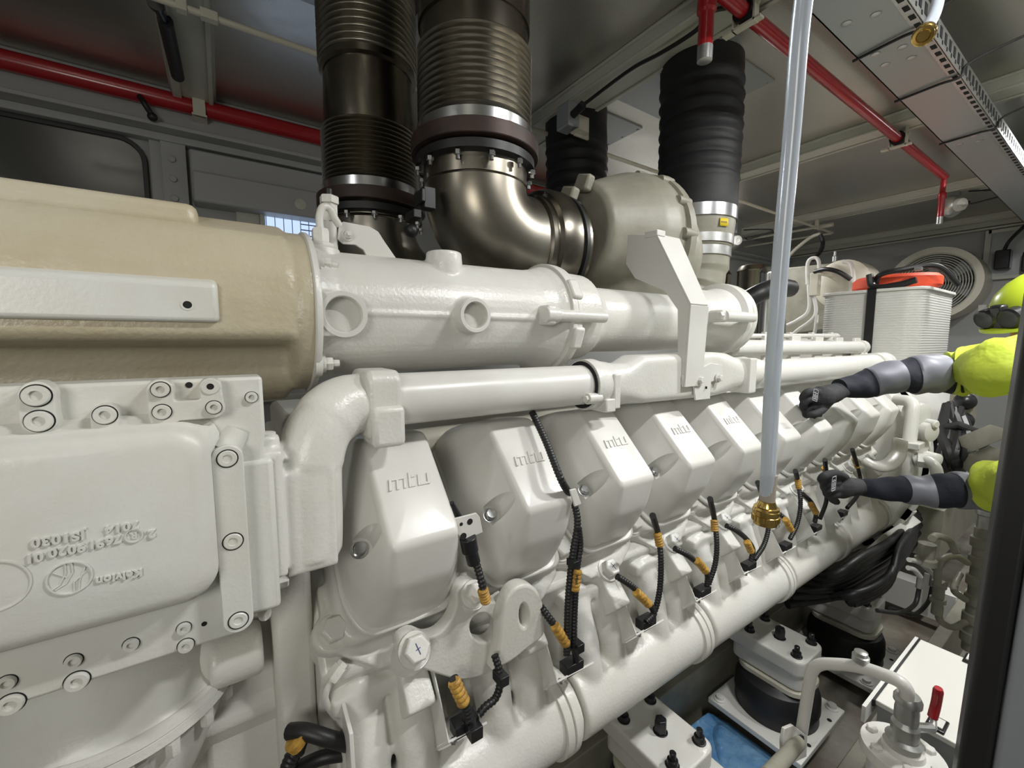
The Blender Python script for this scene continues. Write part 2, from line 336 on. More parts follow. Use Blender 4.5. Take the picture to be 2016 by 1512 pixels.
for i, px in enumerate((1.9, 2.36, 3.05)):
    tag(obj('cable', MB().tube(smooth([(px+.02, ty1+.01, tz-.006), (px, ty0+.03, tz-.008), (px, ty0-.03, tz-.008), (px+.02, ty0-.05, tz+.04), (px+.1, ty0-.2, 1.10), (px+.25, ty0-.5, 1.18)]), .005, 8), MBLK), ('black cable crossing under the steel tray, nearest the brass coupling', 'black cable crossing under the steel tray, middle of three', 'black cable crossing under the steel tray, farthest of three')[i], 'cable', 'cables crossing the tray')
# ---- lamps
for i, (lp, ls, pw) in enumerate(LAMPS):
    t = thing('ceiling_lamp', ('slim ceiling lamp over the near aisle', 'bright white ceiling lamp at the right edge under the ceiling', 'slim ceiling lamp at the left end of the room', 'slim ceiling lamp near the back wall', 'slim ceiling lamp over the walkway behind the person')[i], 'lamp', lp)
    x, y, z = lp; hx, hy = ls[0]/2, ls[1]/2
    obj('housing', MB().box((x-hx-.03, y-hy-.03, z+.012), (x+hx+.03, y+hy+.03, CEIL)), MTRY, t); obj('diffuser', MB().box((x-hx, y-hy, z+.003), (x+hx, y+hy, z+.014)), MLAMP, t)
# ---- cable along beam + junction boxes, black cable
t = tag(obj('cable', MB().tube(smooth([P(1445, 12, z=1.15), P(1395, 25, z=1.14), P(1370, 60, z=1.14), P(1300, 105, z=1.14), P(1240, 138, z=1.14), P(1150, 205, z=1.12)]), .008, 10), MBLK), 'black cable clipped along the pale beam to the grey switch box', 'cable')
t = thing('switch_box', 'small grey switch box below the pale ceiling beam beside the thin tube', 'box', P(1130, 230, x=1.55))
c = P(1118, 232, x=1.43); obj('box_body', MB().obox(c, (.09, .07, .11)), MTRY, t, bevel=.006); obj('cable_gland', MB().tube([P(1128, 226, x=1.40), P(1148, 206, x=1.4)], .018), MBLS, t); obj('mount_angle', MB().obox(c+V((.07, -.02, -.03)), (.01, .09, .1)).obox(c+V((.04, -.04, -.07)), (.06, .06, .008)), MCR, t)
def detector(u, v, x, label):
    t = thing('heat_detector', label, 'detector', P(u, v, x=x)); c = P(u, v, x=x); d = V((-.5, -.85, -.1)).normalized()
    obj('detector_body', MB().lathe(c-d*.07, d, [(0, .07), (.03, .085), (.06, .075), (.08, .05)], 28), MGAL, t); obj('detector_cap', MB().lathe(c+d*.01, d, [(0, .048), (.03, .045), (.034, .02), (.03, .018)], 24), MW, t)
    obj('mount_box', MB().box((c.x+.02, c.y+.0, c.z+.02), (c.x+.10, c.y+.10, CEIL)), MTRY, t)
    obj('cable_loop', MB().tube(smooth([c+V((.08, -.05, .03)), c+V((.13, -.07, .02)), c+V((.1, -.3, .05)), c+V((.15, -.15, .1)), c+V((.05, -.05, .1))]), .006, 8), MBLK, t)
detector(1448, 474, 4.3, 'round white heat detector beside the air duct under the ceiling'); detector(1884, 404, 4.8, 'round white heat detector behind the far red spray nozzle')
# ---- far wall: round fan, control panel
fc = P(1838, 560, x=XW-.35); t = thing('wall_fan', 'large round cream ventilation fan on the far wall', 'fan', (XW, fc.y, fc.z))
obj('fan_ring', MB().ring((XW-.42, fc.y, fc.z), XA, .36, .30, .42, 56), MCR, t, bevel=.01)
for k in range(14): obj('guard_ring', MB().ring((XW-.40, fc.y, fc.z), XA, .30-.02*k, .294-.02*k, .006, 48), MBEAM, t)
obj('fan_hub', MB().lathe((XW-.39, fc.y, fc.z), -XA, [(0, .05), (.04, .05), (.045, .03)], 24).box((XW-.39, fc.y-.3, fc.z-.012), (XW-.37, fc.y+.3, fc.z+.012)), MDK, t)
for k in range(6):
    a = k*math.pi/3; obj('fan_blade', MB().prism([(XW-.2, fc.y+math.cos(a+q)*r, fc.z+math.sin(a+q)*r) for q, r in ((0, .05), (.1, .28), (.55, .28), (.4, .05))], (.02, 0, 0)), MTRY, t)
t = thing('switch_cabinet', 'grey switch cabinet with black connectors on the far wall at right', 'cabinet', (XW, .95, .5))
a = P(1948, 455, x=XW-.04); obj('panel_body', MB().box((XW-.05, .3, .62), (XW, a.y+.02, a.z+.01)), MTRY, t, bevel=.008)
obj('panel_frame', MB().box((XW-.065, a.y-.02, .62), (XW-.05, a.y+.02, a.z)).box((XW-.065, .3, a.z-.03), (XW-.05, a.y, a.z)).box((XW-.065, .3, .6), (XW-.05, a.y+.02, .63)), MBEAM, t)
for u, v in ((1975, 512), (2030, 515)): c = P(u, v, x=XW-.12); obj('connector', MB().obox(c, (.1, .13, .18)), MBLS, t, bevel=.01); obj('cable', MB().tube(smooth([c+V((0, 0, .09)), c+V((0, -.03, .18)), c+V((-.1, -.15, .32)), c+V((-.3, -.3, .5))]), .014, 10), MBLK, t)
# ---- white box with strap and orange bag, on the generator
a = P(1612, 582, x=3.45); b_ = P(1722, 575, x=3.45); zt = P(1750, 572, x=3.4).z; zb = -.14
y1 = P(1612, 640, x=3.4).y; y0 = P(1812, 640, x=3.4).y; x1 = 4.15
t = thing('terminal_box', 'white ribbed box with rounded corners on top of the generator', 'box', (3.75, (y0+y1)/2, zb))
b = MB()
for k in range(59): z = zb+(zt-zb)*k/59; q = .0016*(k % 2); b.loft([[(xx, yy, zz) for xx, yy in rrect(3.4-q, x1+q, y0-q, y1+q, .09)] for zz in (z, z+(zt-zb)/59)], k in (0, 58))
obj('box_body', b, MW, t, ang=50); obj('lid', MB().loft([[(xx, yy, zz) for xx, yy in rrect(3.385, x1+.015, y0-.015, y1+.015, .1)] for zz in (zt-.004, zt+.014)]), MW, t, bevel=.003)
sy_ = P(1712, 640, x=3.39).y
tag(obj('strap', MB().box((3.378, sy_-.022, zb+.03), (3.386, sy_+.022, zt+.018)).box((3.378, sy_-.022, zt+.014), (4.0, sy_+.022, zt+.022)), MBLK), 'black strap hanging down the front of the white ribbed box', 'strap')
t = thing('orange_bag', 'flat orange bag with black straps lying on the white box', 'bag', (3.6, sy_, zt+.02))
bc = V(((3.4+3.95)/2, P(1755, 560, x=3.6).y, zt+.02))
obj('bag_body', MB().loft([[(bc.x+s_*.95*math.cos(q)*.2, bc.y+s_*math.sin(q)*.225, bc.z+h) for q in [2*math.pi*k/28 for k in range(28)]] for s_, h in ((.9, 0), (1, .02), (1, .07), (.9, .09), (.5, .095))]), MOR, t)
obj('bag_strap', MB().tube(smooth([(3.5, sy_+.02, zt+.03), (3.42, sy_-.02, zt+.10), (3.42, sy_-.12, zt+.12), (3.5, sy_-.26, zt+.13), (3.6, sy_-.34, zt+.02)]), .016, 8).tube(smooth([(3.42, sy_+.03, zt+.11), (3.41, sy_, zt+.03), (3.40, sy_-.12, zt+.03), (3.4, sy_-.2, zt+.05)]), .02, 8), MBLK, t)
obj('buckle', MB().obox((3.42, sy_-.2, zt+.115), (.03, .04, .02)), MGAL, t)
# ---- open door leaf at the right edge
t = thing('door_leaf', 'grey open door edge with thick black rubber seal at right edge', 'door', P(1980, 1300, d=.62)); t['kind'] = 'structure'
pl = [P(2030, 560, x=.95), P(1882, 1530, x=.95)]; e = (pl[1]-pl[0])
L0, L1 = pl[0]-e*.0, pl[1]+e*.7
sd = V((.10, -1, 0)).normalized()
obj('rubber_seal', MB().prism([L0, L1, L1+sd*.035+V((0, 0, 0)), L0+sd*.035], (.05, .012, 0)), MBLK, t, bevel=.008)
obj('door_panel', MB().prism([L0+sd*.036, L1+sd*.036, L1+sd*.6, L0+sd*.6], (.045, .01, 0)), mat('blue_grey_door_paint', (.30, .32, .35), .45, bump=.25, bscale=300, bdist=.001), t, bevel=.006)
# ================================================================ EXHAUST, TURBO, AIR HOSES
def bellows(z0, z1, r0, r1, n, x, y, flat=.5):
    pr = []; st = (z1-z0)/n
    for i in range(n):
        for k in range(6): t = k/6; pr.append((z0+(i+t)*st, r0+(r1-r0)*(.5-.5*math.cos(2*math.pi*t))**.8))
    return MB().lathe((x, y, 0), ZA, pr+[(z1, r0)], 48)
def exhaust(nm, label, x, y, k, zf, zb1, top, far):
    t = thing(nm, label, 'exhaust duct', (x, y, zf)); r = .14*k
    zz = zf
    obj('flange', MB().lathe((x, y, zz-.045), ZA, [(0, r*1.05), (.002, r*1.21), (.038, r*1.21), (.04, r*1.0)], 48), MFL, t, bevel=.002)
    obj('flange', MB().lathe((x, y, zz-.075), ZA, [(0, r*.98), (.004, r*1.13), (.024, r*1.13), (.026, r*1.0)], 48), MBLK, t)
    for q in range(12):
        a = 2*math.pi*q/12+.26; c = V((x+math.cos(a)*r*1.1, y+math.sin(a)*r*1.1, zz-.078)); obj('bolt', MB().bolt(c, -ZA, .009, .01).lathe(c-V((0, 0, .02)), ZA, [(0, .005), (.02, .005)], 8), MZN, t)
    obj('collar', MB().lathe((x, y, zz-.004), ZA, [(0, r*1.09), (.028, r*1.09), (.03, r*1.0)], 48), MZN, t)
    obj('bellows', bellows(zz+.028, zb1, r*.985, r*1.075, 12 if not far else 13, x, y), MSSB, t, ang=80)
    if not far:
        obj('duct_pipe', MB().lathe((x, y, zb1-.002), ZA, [(0, r), (.055, r), (.056, r*1.035), (top-zb1, r*1.035)], 48), MSS, t)
    else:
        z2 = zb1+.19; obj('duct_pipe', MB().lathe((x, y, zb1-.002), ZA, [(0, r*.99), (.03, r*1.0), (.17, r*.97), (.175, r*1.05), (z2-zb1+.01, r*1.03)], 48), MSS, t)
        obj('bellows', bellows(z2, z2+.25, r*.985, r*1.075, 13, x, y), MSSB, t, ang=80)
        obj('flange', MB().lathe((x, y, z2+.25), ZA, [(0, r*1.0), (.004, r*1.25), (.05, r*1.25), (.052, r)], 48), MFL, t)
        obj('duct_pipe', MB().lathe((x, y, z2+.30), ZA, [(0, r), (max(.02, CEIL-z2-.3), r)], 48), MSS, t)
    return t, r
EX = (.592, 1.05); t, r = exhaust('exhaust_duct', 'large shiny steel exhaust duct with ribbed bellows and elbow, nearest one', *EX, 1.0, .525, .742, CEIL, False)
cz = P(1118, 500, y=1.05).z
pts = [(EX[0], EX[1], .455), (EX[0], EX[1], .40)]; zc = .40; RR = zc-cz
for k in range(1, 13): a = math.pi/2*k/12; pts.append((EX[0]+RR*(1-math.cos(a)), EX[1]+.0*k, zc-RR*math.sin(a)))
pts.append((EX[0]+RR+.06, EX[1], cz))
obj('elbow', MB().tube(pts, [r*.985]*len(pts), 48), MSSB, t, ang=60); obj('weld_bead', MB().lathe((EX[0], EX[1], .405), ZA, [(0, r*.985), (.003, r*1.0), (.006, r*.985)], 48), MSS, t)
xe = EX[0]+RR+.06
obj('clamp', MB().lathe((xe, EX[1], cz), XA, [(-.03, r), (-.025, r*1.04), (-.005, r*1.05), (0, r*1.14), (.02, r*1.2), (.06, r*1.2), (.075, r*1.12), (.085, r*1.12), (.09, r*1.16), (.10, r*1.16), (.102, r)], 48), MSS, t)
obj('clamp_band', MB().ring((xe+.078, EX[1], cz), XA, r*1.17, r*1.1, .012, 48), MBLK, t)
obj('band_screw', MB().obox((xe+.04, EX[1]-r*1.0, cz-r*.8), (.03, .02, .02)).tube([(xe+.05, EX[1]-r*1.02, cz-r*.86), (xe+.05, EX[1]-r*1.02, cz-r*.72)], .007, 8), MZN, t)
c = P(842, 392, y=1.0); obj('sensor_bracket', MB().obox(c, (.03, .03, .05)).obox(c+V((-.02, 0, .0)), (.05, .01, .03)).obox(c+V((-.03, .02, -.04)), (.06, .02, .02)).ball(c+V((-.035, .02, -.075)), .016), MBLK, t, bevel=.002)
EF = (.435, 1.46); t, r = exhaust('exhaust_duct', 'slimmer dark steel exhaust duct with two bellows behind the large one', *EF, 1.0, P(735, 395, y=1.40).z+.02, .66, CEIL, True)
pts = [(EF[0], EF[1], zq) for zq in (.43, .36)]
for k in range(1, 11): a = math.pi/2*k/10; pts.append((EF[0]+.2*(1-math.cos(a)), EF[1], .36-.2*math.sin(a)))
pts.append((EF[0]+.4, EF[1], .16)); obj('elbow', MB().tube(pts, r*.98, 40), MSSB, t, ang=60)
obj('weld_bead', MB().lathe((EF[0], EF[1], .375), ZA, [(0, r*.98), (.004, r*1.0), (.008, r*.98)], 40), MSS, t)
# ---- turbo housing
tx, ty, tzz = 1.18, 1.08, P(1230, 440, y=1.05).z-.06
t = thing('turbocharger', 'cream cast turbocharger housing bolted behind the steel elbow', 'turbocharger', (tx, ty, tzz-.2))
prof = [(-.20, .15), (-.19, .165), (-.15, .175), (-.10, .195), (-.02, .225), (.04, .235), (.09, .23), (.12, .21), (.14, .19), (.15, .12)]
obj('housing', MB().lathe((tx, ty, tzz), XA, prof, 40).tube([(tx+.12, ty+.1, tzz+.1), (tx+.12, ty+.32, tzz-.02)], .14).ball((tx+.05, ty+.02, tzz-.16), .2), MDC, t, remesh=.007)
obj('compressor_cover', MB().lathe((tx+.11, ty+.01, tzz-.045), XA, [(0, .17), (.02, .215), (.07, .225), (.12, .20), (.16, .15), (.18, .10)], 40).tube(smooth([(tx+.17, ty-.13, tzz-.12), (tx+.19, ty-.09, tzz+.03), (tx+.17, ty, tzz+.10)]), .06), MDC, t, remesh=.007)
for k in range(9):
    a = math.radians(205-k*26); c = V((tx+.085, ty+math.cos(a)*.235, tzz-.01+math.sin(a)*.24)); b = MB().lathe(c-XA*.04, XA, [(0, .015), (.03, .017), (.06, .015)], 14).ring(c+XA*.02, -XA, .015, .008, .045, 14)
    obj('bolt_boss', b, MDC, t)
for q in ((1120, 385), (1150, 360), (1225, 360)): c = P(*q, y=1.02); obj('rib', MB().obox(c, (.06, .03, .05), (.2, -.3, 1)), MDC, t, bevel=.008)
obj('flange_ring', MB().lathe((tx+.07, ty, tzz-.01), XA, [(0, .235), (.003, .247), (.03, .249), (.034, .235)], 56), MDC, t)
c = P(1305, 437, y=.93); obj('side_boss', MB().ball(c+V((-.01, .06, -.02)), .085), MDC, t)
c = P(1303, 437, y=.90); obj('plug', MB().ring(c, (-.4, -.9, .1), .03, .016, .02, 20).lathe(c, (-.4, -.9, .1), [(0, .016), (.006, .016)], 20), MCR, t)
# ---- air hoses
def airhose(label, x, y, z0, z1, r, seedv, bend=0):
    t = thing('air_hose', label, 'air hose', (x, y, z0)); random.seed(seedv); n = 64; rings = []
    for i in range(n+1):
        q = i/n; z = z0+(z1-z0)*q; w_ = 1 if .2 < q < .86 else .15
        ph = q*2*math.pi*11; rr = r*(1+.018*math.sin(ph)*w_+.012*math.sin(ph*2.3+1)*w_)
        if q < .12: rr = r*(.99+.02*math.sin(q/.12*math.pi))
        ox = .012*math.sin(q*3.1)*1; rings.append([(x+ox+rr*math.cos(a)*(1+.01*w_*math.sin(3*a+ph)), y+rr*math.sin(a)*(1+.01*w_*math.sin(2*a+i)), z+.004*w_*math.sin(2*a+i*.9)+.03*bend*math.cos(a)*q) for a in [2*math.pi*k/40 for k in range(40)]])
    obj('hose_sleeve', MB().loft(rings), MHOS, t, ang=80); return t
IX, IY = 1.77, 1.165; RH = .167; iz0 = P(1367, 381, y=1.01).z
t = airhose('thick black ribbed air hose from ceiling to the cream cuff, nearest one', IX, IY, iz0, 1.175, RH, 3)
obj('ceiling_spigot', MB().lathe((IX+.01, IY+.01, 1.17), ZA, [(0, RH*.98), (CEIL-1.17, RH*.98)], 36), MTRY, t)
obj('clamp_band', MB().lathe((IX, IY, iz0-.048), ZA, [(0, .165), (.001, .171), (.050, .171), (.051, .165)], 40), MZN, t)
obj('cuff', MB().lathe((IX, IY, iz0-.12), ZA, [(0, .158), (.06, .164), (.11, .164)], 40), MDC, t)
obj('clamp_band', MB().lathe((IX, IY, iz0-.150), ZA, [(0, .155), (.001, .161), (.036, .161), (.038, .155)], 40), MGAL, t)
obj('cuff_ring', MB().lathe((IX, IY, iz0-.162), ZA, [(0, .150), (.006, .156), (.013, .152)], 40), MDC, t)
obj('clamp_band', MB().lathe((IX, IY, iz0-.200), ZA, [(0, .147), (.001, .153), (.038, .153), (.040, .147)], 40), MGAL, t)
c = P(1402, 407, y=IY-.143); c = V((IX-.022, IY-.1475, iz0-.078)); a_ = math.atan2(-.93, .37)
st = MB()
b = MB()
n_ = 8
for dz_ in (0,): b.loft([[(IX+.149*math.cos(a_+.16*(k/n_-.5)*1.6), IY+.149*math.sin(a_+.16*(k/n_-.5)*1.6), iz0-.095+zz) for k in range(n_+1)] for zz in (0, .04)], False)
bb = MB(); vs_ = [(IX+.1665*math.cos(-1.95+.26*k/8), IY+.1665*math.sin(-1.95+.26*k/8)) for k in range(9)]
bb.v = [V((x, y, z)) for z in (iz0-.092, iz0-.060) for x, y in vs_]; bb.f = [[k, k+1, k+10, k+9] for k in range(8)]
sk = obj('warning_sticker', bb, MYS, t); q = sk.modifiers.new('thick', 'SOLIDIFY'); q.thickness = .001
obj('sticker_print', MB().obox(V((IX+.1685*math.cos(-1.83), IY+.1685*math.sin(-1.83), iz0-.076)), (.03, .0006, .007), None, (-.27, -.96, 0)), mat('sticker_ink', (.3, .2, .02), .6), t)
el = [(IX, IY, iz0-.19), (IX+.0, IY-.0, iz0-.26), (IX-.02, IY-.0, iz0-.35), (IX-.09, IY, iz0-.44), (IX-.24, IY, iz0-.50)]
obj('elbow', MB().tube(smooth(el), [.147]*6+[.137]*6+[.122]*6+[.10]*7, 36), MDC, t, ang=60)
HX2 = (1.65, 1.82); t = airhose('black ribbed air hose behind the turbocharger, farther one', *HX2, .50, 1.13, .165, 9); obj('ceiling_spigot', MB().lathe((*HX2, 1.12), ZA, [(0, .165), (CEIL-1.12, .165)], 36), MBLK, t)
# ================================================================ UPPER PIPING (intercooler housing, charge pipe, coolant pipe)
ax, az = .83, .048   # axis y, z of the charge air pipe
def ringx(x, f, n=48): return [(x, ax+math.cos(a)*f(a)[0], az+math.sin(a)*f(a)[0]) for a in [2*math.pi*k/n for k in range(n)]]
# housing section polygon (y, z) resampled around the axis
def resample(poly, n=72):
    o = []
    for k in range(n):
        a = 2*math.pi*k/n; d = (math.cos(a), math.sin(a)); best = None
        for i in range(len(poly)):
            p, q = poly[i], poly[(i+1) % len(poly)]; ex, ey = q[0]-p[0], q[1]-p[1]; px, py = p[0]-ax, p[1]-az
            det = d[0]*(-ey)+d[1]*ex
            if abs(det) < 1e-9: continue
            t = (px*(-ey)+py*ex)/det; s = (d[0]*py-d[1]*px)/det
            if t > 0 and -1e-6 <= s <= 1+1e-6 and (best is None or t > best): best = t
        o.append((ax+d[0]*best, az+d[1]*best))
    return o
xr = P(562, 600, y=ax).x
xf0, xf1 = P(588, 600, y=.72).x, P(628, 600, y=.72).x
body = [(1.02, .04), (.98, .15), (.90, .19), (.80, .185), (.735, .155), (.70, .10), (.694, .058), (.694, .008), (.705, .0), (.775, -.008), (.80, -.05), (.795, -.085), (.82, -.10), (.95, -.09), (1.0, -.04)]
full = [(ax+.135*math.cos(q), az+.128*math.sin(q)) for q in [2*math.pi*k/40 for k in range(40)]]
lo = [(ax+.140*math.cos(q), az+.132*math.sin(q)) for q in [2*math.pi*k/40 for k in range(40)]]
t = thing('intercooler_housing', 'big stained cream cast housing with a long flat pad, upper left', 'housing', (-.2, ax, az-.1))
B, Fu, Lo = resample(body), resample(full), resample(lo)
def atx(s, x): return [(x, p[0], p[1]) for p in s]
obj('housing_body', MB().loft([atx(B, -.75), atx(B, xr-.05), atx(B, xr-.008), atx(Fu, xr+.004), atx(Lo, xf0), atx(Lo, xf0+.022)]), MS, t, remesh=.0035, sm=8)
x1 = P(388, 400, y=.76).x
obj('top_lip', MB().prism([(-.75, .745, .155), (-.75, .75, .190), (-.75, .97, .190), (-.75, .97, .15)], (x1+.75, 0, 0)), MS, t, bevel=.012, bseg=3)
pc = P(430, 596, y=.69)
b = MB().prism([(-.75, .684, pc.z-.026), (-.75, .684, pc.z+.024), (-.75, .73, pc.z+.045), (-.75, .73, pc.z-.026)], (pc.x+.75, 0, 0))
obj('flat_pad', b, MG, t, bevel=.006, bseg=3)
h = P(369, 600, y=.684); obj('threaded_hole', MB().lathe(h+V((0, -.0006, 0)), YA, [(0, .0046), (.003, .0046)], 20), MDK, t); obj('hole_chamfer', MB().ring(h, FR, .0072, .0048, .0005, 24), MG, t)
obj('flange', MB().loft([atx([(ax+(p[0]-ax)*k, az+(p[1]-az)*k) for p in Lo], x) for x, k in ((xf0+.018, 1.0), (xf0+.02, 1.03), (xf1-.004, 1.03), (xf1, 1.01))]), MC, t, ang=40)
for q in ((634, 716, 10), (630, 520, 9)):
    c = P(q[0], q[1], y=.735 if q[1] > 600 else .75); obj('bolt', MB().lathe(c-XA*.012, XA, [(0, .021), (.010, .021), (.0105, .015), (.016, .015)], 18).bolt(c+XA*.004, XA, .0115, .012).lathe(c+XA*.004, XA, [(.005, .006), (.022, .006)], 10), MC, t)
# ---- charge air pipe
t = thing('charge_air_pipe', 'thick white cast air pipe with two round ports, above the slim pipe', 'pipe', (.4, ax, az))
xa = xf1; xm = P(1060, 620, y=ax).x; xn = P(1150, 620, y=ax).x; xe = P(1335, 620, y=ax).x
az2 = P(1240, 633, y=ax).z
rA, rB = .110, .0845
b = MB().loft([[(x, ax+r*math.cos(q), zc+r*math.sin(q)) for q in [2*math.pi*k/48 for k in range(48)]] for x, r, zc in ((xa-.004, rA*1.08, az), (xa+.01, rA*1.06, az), (xa+.03, rA, az), (xm-.12, rA*.985, az+.006), (xm-.06, rA*1.0, az+.006), (xm-.03, rA*1.06, az+.004), (xm-.012, rA*1.13, az+.003), (xm+.012, rA*1.13, az+.003), (xm+.014, rA*1.0, az2+.004), (xn-.04, rA*.97, az2+.004), (xn-.015, rB*1.04, az2), (xn, rB, az2), (xe, rB, az2))])
# ports on the camera side
p1 = P(672, 620, y=.72); p2 = P(925, 622, y=.715)
b.lathe(p1+V((0, .06, 0)), FR, [(0, .0355), (.078, .034)], 32).box((xa-.002, p1.y-.018, p1.z-.034), (p1.x, p1.y+.05, p1.z+.034)).lathe(p2+V((0, .05, 0)), FR, [(0, .037), (.02, .034), (.072, .0335)], 32)
pt = P(872, 520, y=ax-.04); b.lathe((pt.x, ax-.045, az+.05), ZA, [(0, .036), (.055, .036), (.075, .034)], 32)
b.tube([(p1.x, .723, p1.z+.004), (xm, .723, p1.z+.006)], .006, 10)
pm = remeshed(b, .0028, 4)
pm = cut(pm, [MB().lathe(p1+V((0, -.03, 0)), YA, [(0, .0275), (.030, .0275)], 40), MB().lathe(p2+V((0, -.03, 0)), YA, [(0, .0245), (.026, .0245)], 40)])
obj('pipe_body', pm, MC, t, ang=38)
for nm, pp, ro in (('port', p1, .0285), ('port', p2, .025)):
    o = pp+V((0, -.0182 if pp is p1 else -.0222, 0)); d = FR
    obj('port', MB().ring(o, FR, ro*1.26, ro*1.0, .0018, 48).ring(o-FR*.0005, FR, ro*1.03, ro*.97, .001, 48), MW, t, bevel=.0004)
obj('clamp_flange', MB().lathe((xm, ax, az+.003), XA, [(-.006, rA*1.12), (-.004, rA*1.20), (.008, rA*1.205), (.010, rA*1.19), (.012, rA*1.205), (.024, rA*1.19), (.028, rA*1.05)], 56), MC, t, bevel=.0015)
l0, l1 = P(1080, 620, y=.70), P(1190, 627, y=.70)
obj('lug_rod', MB().lathe(l0-XA*.012, XA, [(0, .014), (.002, .017), (.035, .017), (.037, .013), (l1.x-l0.x+.012, .0125), (l1.x-l0.x+.015, .010)], 24), MC, t, bevel=.001)
obj('lug_block', MB().obox(l0+V((.004, .012, 0)), (.045, .028, .042)), MC, t, bevel=.008, bseg=3)
for k in range(5):
    a = math.radians(150+k*48); obj('flange_lug', MB().obox((xm+.012, ax+math.cos(a)*rA*1.18, az+math.sin(a)*rA*1.18), (.05, .03, .018), (0, math.cos(a), math.sin(a)), (1, 0, 0)), MC, t, bevel=.006)
xg = P(1415, 625, y=ax).x; z3 = P(1400, 628, y=ax).z
obj('end_bell', MB().lathe((xe, ax, z3), XA, [(-.01, rB*.98), (0, rB*1.10), (.03, rB*1.12), (.06, rB*1.08), (.15, rB*1.08), (.19, rB*1.2), (.20, rB*1.40), (.225, rB*1.42), (.228, rB*1.38), (.231, rB*1.42), (.255, rB*1.40), (.26, rB*1.1), (.34, rB*.9)], 48), MC, t, ang=30)
obj('joint_gap', MB().lathe((xe-.012, ax, (az2+z3)/2), XA, [(0, rB*1.003), (.012, rB*1.003)], 40), MDK, t)
l0, l1 = P(1425, 622, y=.70), P(1482, 628, y=.70)
obj('lug_rod', MB().lathe(l0, XA, [(0, .016), (.02, .0165), (l1.x-l0.x, .015), (l1.x-l0.x+.006, .011)], 24), MC, t); obj('lug_block', MB().obox(l0+V((.0, .018, 0)), (.05, .035, .036)), MC, t, bevel=.008); obj('bolt', MB().bolt(l0-XA*.015, -XA, .012, .012), MC, t)
# vent fitting with hexes and bent tube on top, and its flat link bracket
t = thing('vent_fitting', 'white hex vent fitting with a hooked tube on the housing joint', 'fitting', P(632, 490, y=.80))
c = P(632, 492, y=.81)
obj('base', MB().lathe(c-ZA*.012, ZA, [(0, .032), (.012, .030), (.016, .026)], 28), MC, t); obj('hex_nut', MB().bolt(c+ZA*.002, ZA, .022, .010), MC, t); obj('hex_nut', MB().bolt(c+ZA*.012, ZA, .0145, .024), MC, t)
obj('hooked_tube', MB().tube(smooth([c+ZA*.034, c+ZA*.055, c+V((.006, 0, .072)), c+V((.018, .003, .072)), c+V((.026, .006, .058)), c+V((.034, .01, .048))]), .0065, 12), MC, t)
c2 = P(649, 415, y=.86); obj('hex_nut', MB().bolt(c2-ZA*.02, ZA, .014, .034), MC, t); obj('hex_nut', MB().bolt(c2+ZA*.012, ZA, .017, .014), MC, t); obj('plug', MB().lathe(c2+ZA*.026, ZA, [(0, .006), (.012, .006)], 12), MBLK, t)
obj('stem', MB().lathe(c2-ZA*.09, ZA, [(0, .012), (.08, .012)], 14), MC, t)
t = thing('link_bracket', 'flat white bracket with a bolt behind the hooked vent tube', 'bracket', P(740, 500, y=.86))
pl = [P(*q, y=.85) for q in ((668, 440), (676, 436), (728, 446), (745, 456), (757, 475), (788, 520), (728, 515), (716, 492), (700, 482), (676, 480), (664, 470))]
obj('plate', MB().prism(pl, (0, .006, 0)), MW, t, bevel=.001); c = P(684, 463, y=.85); obj('bolt', MB().lathe(c, FR, [(0, .011), (.003, .011)], 20).bolt(c+FR*.003, FR, .008, .007).lathe(c+FR*.01, FR, [(0, .004), (.006, .004)], 10), MC, t)
# ---- coolant pipe
ay, zc1, zc2 = .70, -.0985, P(1140, 754, y=.70).z
X = lambda u, v=770: P(u, v, y=ay).x
t = thing('coolant_pipe', 'slim white coolant pipe running above the valve covers', 'pipe', (.5, ay, -.1))
x0, x1_, x2, x3, x4 = X(775), X(1152), X(1215), X(1440), X(1500)
zz = lambda x: -.098+.004*(x-.25)-.004*(x-.25)
obj('pipe_run', MB().lathe((x0-.02, ay, -.0975), XA, [(0, .044), (x1_-x0+.03, .044)], 48), MW, t)
b = MB().lathe((x1_-.012, ay, -.0975), XA, [(0, .046), (.002, .057), (.028, .058), (.05, .052), (.07, .050)], 40)
c = P(1160, 785, y=.655); b.lathe(c, XA, [(-.006, .012), (.03, .012)], 16); obj('coupling', b, MC, t, ang=50)
obj('coupling_gap', MB().ring((x1_-.013, ay, -.0975), -XA, .053, .0445, .0006, 40), MDK, t)
obj('bolt', MB().bolt(c-XA*.006, -XA, .008, .007), MC, t)
c = P(1210, 770, y=.655); obj('lug_plate', MB().obox(c, (.02, .02, .078)).obox(c+V((-.02, .015, -.03)), (.05, .03, .03)), MC, t, bevel=.003)
b = MB(); rr_ = lambda x, hy, hz, zc, r=.03: [(x, p[0], p[1]) for p in rrect(ay-hy, ay+hy, zc-hz, zc+hz, r)]
b.loft([rr_(x1_+.05, .048, .048, -.0975, .045), rr_(x2, .046, .046, -.098, .03), rr_(x2+.05, .045, .058, -.092, .02), rr_(x3-.16, .045, .062, -.092, .02), rr_(x3-.07, .048, .06, -.094, .045), rr_(x3-.01, .046, .05, -.1, .044)])
b.box((x3-.01, ay-.058, -.155), (x3+.03, ay+.05, -.05)); obj('thermostat_body', b, MC, t, remesh=.003, sm=8)
obj('flange', MB().lathe((x3+.03, ay, -.1), XA, [(0, .052), (.025, .052), (.03, .046), (.1, .045)], 40), MC, t)
zr = P(1600, 742, y=ay).z
obj('pipe_run', MB().lathe((x3+.1, ay, -.108), XA, [(0, .0465), (X(1715)-x3-.1, .0465)], 40), MW, t)
